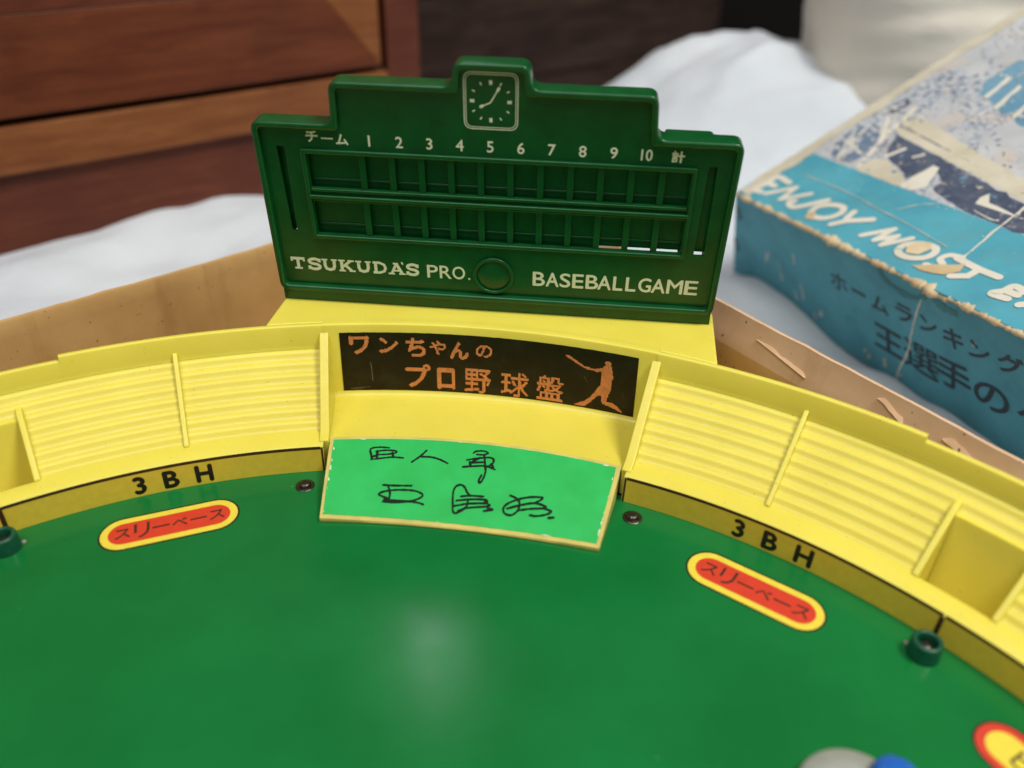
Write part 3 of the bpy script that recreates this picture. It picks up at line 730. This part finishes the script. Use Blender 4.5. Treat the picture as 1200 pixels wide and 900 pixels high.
# olive fence strips with brown top line and lettering
def fence(r_off, z):             # point on the inner fence face
    return R0+.02+(R1-R0-.02)*(z/H1)-r_off
def curved(pts2, off):           # (angle, z) -> world
    return [rz(fence(off, z), a, z) for a, z in pts2]
def strip(a0, a1, z0, z1, off, name, mat, parent, n=None):
    n = n or max(1, int(abs(a1-a0)))*2; g = G()
    for i in range(n+1):
        a = a0+(a1-a0)*i/n; g.v += curved([(a, z0), (a, z1)], off)
    for i in range(n): g.f.append((2*i, 2*i+2, 2*i+3, 2*i+1))
    return g.make(name, mat, parent, 40)
for sg in (-1, 1):
    for a0, a1, txt in ((14.0, 40.15, True), (40.55, 65.5, False)):
        s = strip(sg*a0, sg*a1, .012, H1-.16, .012, 'fence_strip', 'strip', stand)
        strip(sg*a0, sg*(a1+.2), H1-.155, H1-.01, .014, 'border_line', 'brownink', s)
        if txt:
            for ch, a in zip('3BH', (-29.75, -27.15, -24.35) if sg < 0 else (24.15, 26.85, 29.7)):
                g = G(); k = 180/pi/R0
                for q_, (vs, fs) in enumerate(bold(fit(text2d(ch, 1, 0), .62 if ch == 'H' else None, .78), .04)):
                    g.add(curved([(a+x*k*1.02, .555+y) for x, y in vs], .020+.0012*q_), fs)
                g.make('lettering', 'black', s, None)
    strip(sg*40.17, sg*40.53, .01, H1-.16, .013, 'divider_line', 'brownink', stand, 2)
    strip(sg*13.80, sg*13.98, .01, H1-.05, .013, 'end_line', 'brownink', stand, 2)
# raised name panel in front of the centre bay
def cone(a, r, off=0): return rz(r, a, .2+(r-23.87)*.269+off)
def r_bot(a): return 23.58+.33*(a/13.8)**2
g = G(); na, nr = 28, 8
for i in range(na+1):
    a = -1+2*i/na
    for j in range(nr+1):
        t = j/nr; aa = a*(13.72-.55*t); r = r_bot(aa)*(1-t)+27.88*t; g.v.append(cone(aa, r))
    aa = a*13.72; g.v.append(rz(r_bot(aa)-.03, aa, .07)); g.v.append(rz(r_bot(aa), aa, .0))
w = nr+3
for i in range(na):
    for j in range(nr): p = i*w+j; g.f.append((p, p+w, p+w+1, p+1))
    p = i*w; g.f += [(p+nr+1, p+w+nr+1, p+w, p), (p+nr+2, p+w+nr+2, p+w+nr+1, p+nr+1)]
for i in (0, na):
    q = [i*w+j for j in range(nr+1)]; b = len(g.v)
    for j in range(nr+1):
        x, y, z = g.v[q[j]]; g.v.append((x, y, 0))
    for j in range(nr): g.f.append((q[j], q[j+1], b+j+1, b+j))
panel = g.make('name_panel', 'worn_yellow', game, 40)
g = G(); nr2 = 6; na2 = 60
for i in range(na2+1):
    a = -1+2*i/na2; ej = .03*mnoise.noise(Vector((i*.5, 4, 4)))
    for j in range(nr2+1):
        t = j/nr2; aa = a*(13.44-.60*t)
        if i in (0, na2): aa += (.10 if i else -.05)*mnoise.noise(Vector((j*1.7, i, 2)))-(.10 if i else 0)
        r = (r_bot(aa)+.17+ej)*(1-t)+(27.74+ej*.5)*t; g.v.append(cone(aa, r, .018))
w = nr2+1
for i in range(na2):
    for j in range(nr2): p = i*w+j; g.f.append((p, p+w, p+w+1, p+1))
nsheet = g.make('name_sticker', 'sgreen', panel, 180)
for k in range(20):              # chipped white edge of the sticker
    side = random.choice('LLRRRRBBT'); s = random.uniform(.02, .085)
    if side == 'B': a = random.uniform(-13, 13); r = r_bot(a)+.17; 
    elif side == 'T': a = random.uniform(-12, 12); r = 27.72
    else:
        t = random.random(); a = (13.44-.60*t-.10)*(1 if side == 'R' else -1); r = (r_bot(13)+.3)*(1-t)+27.7*t
        if side == 'R': a -= .05
    q = []
    L = s*(3 if side in 'BT' else 1.3)
    for m_ in range(7):
        t = 2*pi*m_/7; rr = random.uniform(.5, 1)
        dx, dy = (L*cos(t)*rr, s*.6*sin(t)*rr) if side in 'BT' else (s*.7*cos(t)*rr, L*1.5*sin(t)*rr)
        q.append(cone(a+dx*2.2, r+dy, .022+k*.0002))
    mesh('chip', q, [tuple(range(7))], 'chip', nsheet, None)
STROKES = [[(-7.8, 27.26), (-8.51, 27.29), (-9.2, 27.26), (-9.49, 27.16), (-9.37, 26.91), (-9.24, 26.66)], [(-9.32, 26.66), (-8.47, 26.71), (-7.38, 26.78), (-6.39, 26.75)], [(-8.93, 27.07), (-8.08, 27.13), (-7.14, 27.1), (-7.19, 26.99), (-7.96, 26.92), (-8.82, 26.9)], [(-8.82, 27.09), (-8.81, 26.69)], [(-9.27, 26.8), (-8.85, 26.85)], [(-7.43, 27.01), (-7.3, 26.77)], [(-4.34, 27.18), (-4.81, 26.88), (-5.55, 26.55)], [(-4.76, 26.84), (-3.85, 26.85), (-3.03, 26.76), (-2.22, 26.59)], [(-0.02, 27.23), (0.2, 27.33), (0.87, 27.38), (1.28, 27.3), (0.93, 27.19), (0.3, 27.17)], [(-0.49, 26.84), (0.33, 26.96), (1.49, 27.08), (1.92, 26.99), (1.87, 26.77), (1.42, 26.6)], [(-0.2, 26.76), (-0.09, 26.58)], [(-0.1, 26.72), (1.16, 26.82)], [(-0.75, 26.47), (0.39, 26.57), (1.33, 26.63), (2.24, 26.51)], [(0.99, 27.17), (1.29, 26.61), (1.42, 26.34), (1.33, 25.96), (1.11, 25.76), (0.98, 25.87), (1.12, 26.16)], [(0.66, 27.01), (0.05, 26.78)], [(1.79, 26.76), (2.03, 26.61)], [(-7.93, 25.37), (-6.63, 25.35), (-5.22, 25.37)], [(-7.44, 25.34), (-7.18, 24.97), (-7.22, 24.64)], [(-7.36, 24.72), (-8.23, 24.92), (-7.54, 25.08), (-6.17, 25.15), (-4.78, 25.12), (-4.03, 24.95), (-4.42, 24.75), (-5.36, 24.61), (-6.58, 24.54), (-7.77, 24.57)], [(-7.68, 24.66), (-6.44, 24.63), (-5.2, 24.61), (-4.36, 24.57), (-3.84, 24.5)], [(0.44, 25.11), (0.12, 25.25), (-0.25, 25.5), (-0.67, 25.57), (-1.07, 25.44), (-1.18, 25.14), (-1.03, 24.66), (-0.86, 24.29), (-0.54, 24.22), (-0.05, 24.36), (0.43, 24.51), (2.42, 24.71), (2.33, 24.8), (1.97, 24.91)], [(-0.37, 25.02), (0.54, 25.1), (1.73, 25.13)], [(-0.73, 24.8), (0.61, 24.93), (1.93, 24.99), (2.23, 24.92)], [(-0.85, 24.54), (0.43, 24.71), (2.09, 24.83)], [(0.36, 24.88), (0.32, 24.55), (-0.4, 24.32)], [(2.08, 24.46), (2.89, 24.57), (2.38, 24.61)], [(4.21, 25.36), (4.94, 25.24), (5.28, 25.02), (5.23, 24.68), (4.72, 24.45), (4.11, 24.49), (3.87, 24.69), (4.11, 24.93), (4.96, 25.21), (6.01, 25.42), (7.02, 25.51), (7.23, 25.45), (6.66, 25.19)], [(4.22, 24.72), (5.43, 24.99), (6.66, 25.19), (7.68, 25.13), (7.6, 25.03), (6.46, 24.9), (5.38, 24.74)], [(7.6, 25.03), (8.36, 24.95), (7.9, 24.75), (7.07, 24.61), (6.49, 24.6)], [(8.28, 24.64), (8.73, 24.7)]]
for s_i, st in enumerate(STROKES):
    pts = [(a*pi/180*25.5, r) for a, r in st]
    vs, fs = ribbon(pts, .085 if len(pts) > 2 else .10, True, wj=.22)
    vs = [cone(x/25.5*180/pi, y, .026+.0015*s_i) for x, y in vs]
    mesh('handwriting_stroke', vs, fs, 'ink', nsheet, None)
# black message board on the inner rim, dot-matrix print
RS = 31.72
def rim_pt(a, z, off):                   # inner rim face leans slightly outward
    r = 31.64+(z-1.25)/(4.72-1.25)*.06-off; return rz(r, a, z)
g = G(); na = 60; SB, ST = 1.18, 4.36
for i in range(na+1):
    a = -12.5+24.8*i/na; e = .02*mnoise.noise(Vector((i*.7, 1, 1)))
    for j in range(5): g.v.append(rim_pt(a+(.10*(1-j/4) if i == na else -.10*(1-j/4) if i == 0 else 0), SB+(ST-SB+e)*j/4, .02))
for i in range(na):
    for j in range(4): p = i*5+j; g.f.append((p, p+5, p+6, p+1))
board = g.make('message_board', 'led_bg', stand, 180)
PX = .050                                # dot pitch (cm)
DEG = 180/pi/31.65
import numpy as np
def raster(tri2d, name, dots):
    vs, fs = tri2d
    V = np.array(vs)
    for f in fs:
        for k in range(1, len(f)-1):
            A, B, C = V[f[0]], V[f[k]], V[f[k+1]]
            den = (B[1]-C[1])*(A[0]-C[0])+(C[0]-B[0])*(A[1]-C[1])
            if abs(den) < 1e-9: continue
            x0, x1 = sorted((A[0], B[0], C[0]))[::2]; y0, y1 = sorted((A[1], B[1], C[1]))[::2]
            for ix in range(math.floor(x0/PX)-1, math.ceil(x1/PX)+2):
                for iy in range(math.floor(y0/PX)-1, math.ceil(y1/PX)+2):
                    x, y = (ix+.5)*PX, (iy+.5)*PX
                    l1 = ((B[1]-C[1])*(x-C[0])+(C[0]-B[0])*(y-C[1]))/den; l2 = ((C[1]-A[1])*(x-C[0])+(A[0]-C[0])*(y-C[1]))/den
                    if l1 >= -1e-6 and l2 >= -1e-6 and l1+l2 <= 1+1e-6: dots.add((ix, iy))
def led(tri2d):
    dots = set(); raster(tri2d, '', dots); g = G(); r = PX*.43
    for ix, iy in sorted(dots):
        x, y = (ix+.5)*PX, (iy+.5)*PX
        g.add([rim_pt(a*DEG, z, .024) for a, z in ((x-r, y-r), (x+r, y-r), (x+r, y+r), (x-r, y+r))], [(0, 1, 2, 3)])
    return g.make('dot_lettering', 'led', board, None)
def L_(ch, a, z, w, h, off=.02):
    g = G()
    for vs, fs in bold(fit(text2d(ch, 1, 0), w-off, h-off, a/DEG, z), off): g.add(vs, fs)
    led((g.v, g.f))
for ch, a, z, w, h in (('ワ', -10.91, 3.70, .88, .92), ('ン', -8.50, 3.68, .86, .80), ('ち', -6.24, 3.60, .90, 1.0), ('や', -4.38, 3.62, .74, .74), ('ん', -2.58, 3.52, .86, .90), ('の', -.5, 3.58, .76, .66),
                       ('プ', -6.15, 2.06, 1.16, 1.26), ('ロ', -3.73, 1.95, .80, 1.12), ('野', -1.02, 1.93, 1.24, 1.32), ('球', 2.16, 1.92, 1.30, 1.34), ('盤', 5.17, 1.98, 1.26, 1.34)):
    L_(ch, a, z, w, h, .040 if ch in 'ワンちんプロ' else .020)
fig = [(6.36, 3.92), (6.72, 3.87), (7.98, 3.45), (8.84, 3.4), (9.46, 3.52), (9.65, 3.68), (9.62, 3.85), (9.82, 3.92), (10.11, 3.86), (10.24, 3.52), (10.37, 3.17), (10.34, 2.42), (10.1, 2.11), (10.08, 1.77), (10.74, 1.71), (11.38, 1.40), (11.38, 1.32), (10.79, 1.43), (10.34, 1.52), (9.67, 1.62), (9.53, 2.04), (9.25, 2.0), (8.72, 1.6), (8.17, 1.3), (7.29, 1.3), (8.14, 1.58), (8.68, 1.89), (9.38, 2.58), (9.42, 3.28), (8.93, 3.27), (8.06, 3.33), (7.1, 3.60), (6.37, 3.83)]
fv, ff = plate([[(a/DEG, z) for a, z in fig]], 0, .0002); ff = [f for f in ff if min(fv[i][2] for i in f) > .0001]
led(([(x, y) for x, y, z in fv], ff))
for a0, z0, a1, z1, w_ in ((-10.1, 2.75, -10.05, 1.75, .03), (-12.0, 1.32, -10.3, 1.42, .025), (-11.6, 1.25, -10.9, 1.30, .02), (8.0, 2.9, 8.3, 2.6, .015)):
    vs, fs = ribbon([(a0/DEG, z0), ((a0+a1)/2/DEG+.01, (z0+z1)/2), (a1/DEG, z1)], w_, True, wj=.5, flat=True)
    mesh('scratch', [rim_pt(x*DEG, z, .023) for x, z in vs], fs, 'scratch', board, None)
# base hit stickers
def capsule(L, W, n=14):
    r = W/2; d = L/2-r; out = []
    for s, c0 in ((1, d), (-1, -d)):
        for k in range(n+1):
            t = -pi/2+pi*k/n+(0 if s > 0 else pi); out.append((c0+r*cos(t), r*sin(t)))
    return out
def sticker(ang, rc, outer, inner, text, label, tw):
    a = radians(ang); c = Vector((rc*sin(a), rc*cos(a))); ex = Vector((cos(a), -sin(a))); ey = Vector((sin(a), cos(a)))
    def mp(x, y, z): q = c+ex*x+ey*y; return (q.x, q.y, z)
    def cap(L, W, z, name, mat, parent):
        P = capsule(L, W); return mesh(name, [mp(x, y, z) for x, y in P], [tuple(range(len(P)))], mat, parent, None)
    s = cap(5.43, 1.93, .006, 'base_hit_sticker', 'black', field); s['label'] = label
    cap(5.27, 1.77, .010, 'outer_oval', outer, s); cap(4.68, 1.20, .014, 'inner_oval', inner, s)
    x = -tw/2
    for ch in text:
        if ch == 'ー': vs, fs = fit(text2d(ch, 1, .0), .62, .065, x+.31, 0); adv = .72
        else: vs, fs = fit(text2d(ch, 1, -.006), .56, None, x+.31, 0.0); adv = .72
        g = G()
        for q_, (v2, f2) in enumerate(bold((vs, fs), .016)): g.add([mp(px, py, .018+.0012*q_) for px, py in v2], f2)
        g.make('lettering', 'brownink', s, None); x += adv
sticker(-27.55, 25.0, 'lemon', 'red', 'スリーベース', 'red and yellow oval sticker left of the name panel', 4.2)
sticker(27.55, 24.98, 'lemon', 'red', 'スリーベース', 'red and yellow oval sticker right of the name panel', 4.2)
sticker(52.4, 24.95, 'red', 'lemon', 'ヒット', 'yellow oval sticker with a red border', 2.9)
# screws
def lathe(prof, c, n=28, mat='steel', name='screw', parent=None, ang=50):
    g = G(); m = len(prof)
    for i in range(n):
        t = 2*pi*i/n
        for r, z in prof: g.v.append((c[0]+r*cos(t), c[1]+r*sin(t), c[2]+z))
    for i in range(n):
        for j in range(m-1):
            a, b = i*m+j, ((i+1) % n)*m+j; g.f.append((a, b, b+1, a+1))
    if prof[-1][0] > 1e-4: g.f.append(tuple(i*m+m-1 for i in range(n)))
    return g.make(name, mat, parent, ang)
def cross(c, z, s, rot, parent):
    for k in range(2):
        t = rot+k*pi/2; u = Vector((cos(t), sin(t))); v = Vector((-sin(t), cos(t))); g = G()
        p = [c[0:2][0]*0 for _ in ()]
        pts = []
        for zz in (z-.05, z+.012+.004*k):
            for a, b in ((-s, -s*.22), (s, -s*.22), (s, s*.22), (-s, s*.22)):
                q = Vector((c[0], c[1]))+u*a+v*b; pts.append((q.x, q.y, zz))
        g.hexa(pts).make('cross_slot', 'gap', parent, None)
def screw(a, r):
    c = rz(r, a, 0)
    s = lathe([(.40, .004), (.41, .03), (.38, .055), (.30, .06), (.27, .065), (.27, .10), (.24, .17), (.17, .215), (.10, .225), (0.0001, .228)], c, parent=game)
    cross(c, .215, .13, radians(a*2+20), s)
screw(-15.5, 26.22); screw(15.3, 26.35)
# round green posts with a sunken screw
def post(a, r):
    c = rz(r, a, 0)
    p = lathe([(.56, .0), (.56, .05), (.53, .12), (.53, .62), (.50, .70), (.46, .73), (.40, .74), (.36, .72), (.33, .66), (.33, .30), (.0001, .30)], c, 36, 'peg', 'screw_post', game)
    s = lathe([(.26, .30), (.26, .42), (.20, .50), (.10, .53), (.0001, .535)], c, 24, 'steel', 'sunken_screw', p); cross(c, .525, .11, .6, s)
    q = (c[0]-.42*(1 if a > 0 else -1), c[1]+.42, 0); lathe([(.11, .003), (.10, .03), (.05, .045), (.0001, .05)], q, 12, 'grey', 'dirt_speck', game)  # the small grey bump models a bit of dirt beside each post
post(40.5, 26.30); post(-40.7, 26.30)
# grey dial with a blue cap at the near right
dial = lathe([(1.72, .0), (1.76, .06), (1.74, .38), (1.66, .46), (1.2, .50), (1.1, .47), (.0001, .47)], (13.55, 13.85, 0), 48, 'grey', 'round_dial', game)
lathe([(.70, .44), (.72, .50), (.70, .80), (.60, .92), (.42, 1.0), (.2, 1.03), (.0001, 1.035)], (14.75, 14.60, 0), 32, 'blue', 'blue_cap', dial)
# ================================================================== the scoreboard
OX, OY, OZ, TILT, BY = -0.0765, 33.119, 5.373, -0.0784, 0.0382
ex_ = Vector((1, BY, 0)).normalized(); ev_ = Vector((0, sin(TILT), cos(TILT))); ed_ = ex_.cross(ev_)   # ed_ points towards the viewer (-Y)
if ed_.y > 0: ed_ = -ed_
def sb(x, v, d=0): return tuple(Vector((OX, OY, OZ))+ex_*x+ev_*v+ed_*d)
board_t = thing('scoreboard', (OX, OY+.5, ZT1), 'dark green plastic scoreboard with stepped top and clock standing on the yellow platform', 'scoreboard')
def sbmesh(name, vf, mat, parent, smooth=40):
    vs, fs = vf; return mesh(name, [sb(x, v, d) for x, v, d in vs], fs, mat, parent, smooth)
OUT = [(-10.07, -.02), (-10.10, 8.08), (-6.67, 8.08), (-6.60, 9.84), (-1.63, 9.84), (-1.55, 10.78), (1.46, 10.78), (1.54, 9.84), (6.50, 9.84), (6.63, 8.08), (10.10, 8.08), (10.02, -.02)]
IN = inset(OUT, .27)
rimo = round_poly(OUT, .42, 6); rimi = round_poly(IN, .20, 5)
rimp = sbmesh('raised_rim', plate([rimo, rimi], -1.05, 0, .105, 3), 'dgreen', board_t)
# face with the openings
ROW = ((4.98+.16, 6.66), (2.92, 4.50)); XL, XR = -7.94, 8.18
def rect(x0, x1, v0, v1, r=.06): return round_poly([(x0, v0), (x1, v0), (x1, v1), (x0, v1)], r, 3)
slotL = [(-9.22, 6.95), (-8.86, 6.95), (-8.90, 2.98), (-9.12, 2.98)]; slotR = [(8.83, 6.97), (9.19, 6.97), (9.22, 2.86), (8.78, 2.86)]
holes = [rect(XL, XR, *ROW[0]), rect(XL, XR, *ROW[1]), slotL, slotR]
face = sbmesh('face_plate', plate([round_poly(inset(OUT, .20), .3, 5)]+holes, -.46, -.30, .02, 1), 'dgreen', board_t)
# back plate with the slits through which the white sheet behind shows
backholes = [rect(4.65, 8.12, 2.66, 2.925, .02), rect(8.80, 9.20, 2.66, 2.90, .02), rect(-9.10, -8.98, 2.75, 2.93, .01)]
sbmesh('back_plate', plate([round_poly(inset(OUT, .12), .3, 5)]+backholes, -.80, -.62, .01, 1), 'dgreen', board_t)
b2 = [(7.4, 8.0), (9.2, 8.16), (9.2, 8.3), (-9.2, 8.3), (-9.2, 1), (9.2, 1)]
sbmesh('rear_housing', plate([round_poly([(-9.3, .3), (-9.3, 8.12), (9.0, 8.20), (9.3, 8.1), (9.3, 2.9), (8.3, 2.9), (8.3, 2.4), (-9.2, 2.4), (-9.2, .3)], .2, 4)], -1.9, -1.75, .02, 1), 'dgreen', board_t) if False else None
sbmesh('rear_ledge', plate([round_poly([(7.0, 7.2), (7.0, 7.98), (8.9, 7.98), (9.15, 7.74), (9.15, 7.2)], .1, 3)], -1.6, -1.07, .04, 2), 'dgreen', board_t)
# foot strip under the rim
foot = sbmesh('foot_strip', plate([[(-10.0, -.60), (9.98, -.60), (9.96, .08), (-10.0, .08)]], -1.0, -.17, .03, 1), 'dgreen', board_t)
def bar(name, x0, x1, v0, v1, d0, d1, bv, parent):
    return sbmesh(name, plate([[(x0, v0), (x1, v0), (x1, v1), (x0, v1)]], d0, d1, bv, 3), 'dgreen', parent)
# raised frame round the two rows
fr = round_poly([(-8.16, 2.72), (8.42, 2.72), (8.40, 6.92), (-8.20, 6.92)], .08, 3); fi = round_poly([(XL-.04, 2.90), (XR+.05, 2.90), (XR+.05, 6.72), (XL-.04, 6.72)], .05, 3)
sbmesh('row_frame', plate([fr, fi], -.32, -.14, .055, 3), 'dgreen', face)
bar('middle_ridge', -8.05, 8.30, 4.66, 4.84, -.32, -.12, .06, face)
bar('row_lip', -7.95, 8.2, 4.99, 5.13, -.32, -.20, .045, face)
# shelf lips inside the openings
for v in (5.42, 3.30):
    bar('inner_lip', XL, XR, v-.06, v+.06, -.64, -.56, .038, face)
# uprights between the cells: shared mesh, one object each
cx0 = -5.46; pitch = 1.261
lib = {}
for row, (v0, v1) in enumerate(ROW):
    for k in range(11):
        xa = (-5.75 if k == 0 else cx0+pitch*(k-1)+1.01); xb_ = cx0+pitch*k
        wdt = .27
        key = row
        if key not in lib:
            vs, fs = plate([[(-wdt/2, v0-.02), (wdt/2, v0-.02), (wdt/2, v1+.02), (-wdt/2, v1+.02)]], -.60, -.312, .02, 2)
            o = mesh('cell_divider', [sb(x, v, d) for x, v, d in vs], fs, 'dgreen', face, 40); lib[key] = (o, (xa+xb_)/2)
            o.location = ex_*((xa+xb_)/2)*CM
        else:
            s = lib[key][0]; o = s.copy(); col.objects.link(o); o.parent = face
            o.location = ex_*((xa+xb_)/2)*CM
# round emblem dish
import itertools
def ring(c, r0, r1, n=40): return [(c[0]+r1*cos(2*pi*k/n), c[1]+r1*sin(2*pi*k/n)) for k in range(n)], [(c[0]+r0*cos(2*pi*k/n), c[1]+r0*sin(2*pi*k/n)) for k in range(n)]
a_, b_ = ring((-.02, 1.27), .78, .93)
em = sbmesh('emblem_ring', plate([a_, b_], -.31, -.17, .05, 3), 'dgreen', face)
g = G(); m = 8; n = 40
for i in range(n):
    for j in range(m+1):
        r = .80*j/m; g.v.append(sb(-.02+r*cos(2*pi*i/n), 1.27+r*sin(2*pi*i/n), -.295+.10*(1-(r/.80)**2)))
for i in range(n):
    for j in range(m): a, b = i*(m+1)+j, ((i+1) % n)*(m+1)+j; g.f.append((a, b, b+1, a+1))
g.make('emblem_dome', 'dgreen', em, 60)
# clock
FD = -.292
zoff = itertools.count(1)
def ink(name, vf, mat='ivory', parent=face, d=None):
    vs, fs = vf; d = FD if d is None else d; d += .0012*(next(zoff) % 12)
    return mesh(name, [sb(x, v, d) for x, v in vs], fs, mat, parent, None)
def flat_ring(pts, w):
    o2 = inset(pts, w); n = len(pts); return pts+o2, [(i, (i+1) % n, n+(i+1) % n, n+i) for i in range(n)]
CC = (-.09, 9.24)
def rsq(h, r): return round_poly([(CC[0]-h, CC[1]-h*1.05), (CC[0]+h, CC[1]-h*1.05), (CC[0]+h, CC[1]+h*1.05), (CC[0]-h, CC[1]+h*1.05)], r, 8)
clk = ink('clock_frame', flat_ring(rsq(1.10, .36), .040)); ink('clock_frame_line', flat_ring(rsq(1.02, .31), .032), parent=clk)
for k in range(12):
    a = 2*pi*k/12; big = k % 3 == 0; r0 = .66 if big else .70; r1 = .84 if big else .82; w_ = .13 if big else .055
    if k % 3: sx = 1.05
    else: sx = 1
    ink('clock_mark', ribbon([(CC[0]+r0*sin(a)*sx, CC[1]+r0*cos(a)*sx), (CC[0]+r1*sin(a)*sx, CC[1]+r1*cos(a)*sx)], w_, False, flat=True), parent=clk)
ink('clock_hand', ribbon([(CC[0]-.02, CC[1]-.05), (CC[0]+.32, CC[1]+.52)], .055, False), parent=clk)
ink('clock_hand', ribbon([(CC[0]-.02, CC[1]-.05), (CC[0]-.40, CC[1]-.22)], .055, False), parent=clk)
ink('clock_hand_tip', ribbon([(CC[0]+.27, CC[1]+.44), (CC[0]+.33, CC[1]+.54)], .12, False), parent=clk)
ink('clock_hand_tip', ribbon([(CC[0]-.34, CC[1]-.19), (CC[0]-.40, CC[1]-.22)], .13, False), parent=clk)
# column heads
def txt(ch, x, v, w, h, off=.0):
    g = G()
    for q, (vs, fs) in enumerate(bold(fit(text2d(ch, 1, 0), (w-off) if w else None, h-off, x, v), off)): g.add([sb(a, b, FD+.0013*q) for a, b in vs], fs)
    return g.make('lettering', 'ivory', face, None)
for i, ch in enumerate('123456789'): txt(ch, -5.20+1.268*i, 7.36, None, .48, .012)
txt('10', 6.28, 7.34, .46, .48, .012); txt('計', 7.55, 7.33, .52, .50, .022)
txt('チ', -7.62, 7.44, .52, .48, .018); txt('ー', -6.98, 7.38, .50, .075, 0); txt('ム', -6.35, 7.36, .52, .46, .018)
for i, (ch, w_) in enumerate(zip('PRO.', (.50, .54, .58, .1))):
    txt(ch, (-2.83, -2.23, -1.62, -1.14)[i], (1.29, 1.29, 1.29, 1.01)[i], w_, .66 if ch != '.' else .10, .010)
xs = [1.78, 2.38, 3.01, 3.58, 4.19, 4.73, 5.42, 5.99, 6.56, 7.15, 7.83, 8.62]; xe = [2.33, 2.96, 3.49, 4.08, 4.75, 5.33, 5.85, 6.44, 7.12, 7.75, 8.53, 9.20]
for ch, a, b in zip('BASEBALLGAME', xs, xe): txt(ch, (a+b)/2, 1.23, b-a, .72, .018)
# slab lettering
T_ = .145
def slab(strokes, x, w, base=1.0, h=.60, t=T_):
    g = G()
    for s in strokes:
        pts = s[0]; tt = s[1] if len(s) > 1 else t; cv = s[2] if len(s) > 2 else False
        vs, fs = ribbon([(x+px*w, base+py*h) for px, py in pts], tt, cv, flat=True)
        d = FD+.0012*(len(g.f) % 9)+.0007*len(g.v) % .01
        g.add([sb(a, b, d) for a, b in vs], fs)
    return g.make('lettering', 'ivory', face, None)
s_ = .10
def K(x): return x
GL = {
 'T': [([(0, .90), (1, .90)],), ([(.5, .98), (.5, .0)],), ([(.22, .07), (.78, .07)], .10), ([(.06, .98), (.06, .66)], .09), ([(.94, .98), (.94, .66)], .09)],
 'S': [([(.88, .70), (.80, .86), (.5, .93), (.18, .84), (.12, .68), (.30, .54), (.70, .46), (.88, .30), (.78, .12), (.5, .05), (.2, .12), (.10, .30)], T_, True), ([(.92, .98), (.92, .66)], .08), ([(.07, .02), (.07, .34)], .08)],
 'U': [([(.18, .98), (.18, .40), (.26, .16), (.5, .07), (.74, .16), (.82, .40), (.82, .98)], T_, False), ([(-.02, .94), (.38, .94)], .085), ([(.62, .94), (1.02, .94)], .085)],
 'K': [([(.2, 0), (.2, 1)],), ([(.82, .95), (.28, .42)], .125), ([(.42, .56), (.86, .03)], .14), ([(0, .06), (.42, .06)], .085), ([(0, .94), (.42, .94)], .085), ([(.60, .94), (1.02, .94)], .085), ([(.66, .06), (1.06, .06)], .085)],
 'D': [([(.2, 0), (.2, 1)],), ([(.0, .93), (.5, .93), (.82, .78), (.92, .5), (.82, .22), (.5, .07), (0, .07)], .125, False)],
 'A': [([(.5, .95), (.16, .04)], .12), ([(.48, .95), (.86, .04)], .15), ([(.24, .33), (.76, .33)], .09), ([(-.04, .06), (.36, .06)], .085), ([(.64, .06), (1.06, .06)], .085), ([(.28, .94), (.62, .94)], .09)],
}
px0 = -9.44; k_ = .00528
for ch, a, b in (('T', 57, 180), ('S', 205, 325), ('U', 335, 465), ('K', 480, 618), ('U', 635, 765), ('D', 785, 905), ('A', 925, 1062), ('S', 1078, 1190)):
    u0 = px0+(a-57)*k_; slab(GL[ch], u0, (b-a)*k_, 1.02-.0*u0)
ink('lettering', ribbon([(-4.24, 1.66), (-4.20, 1.58)], .075, False))
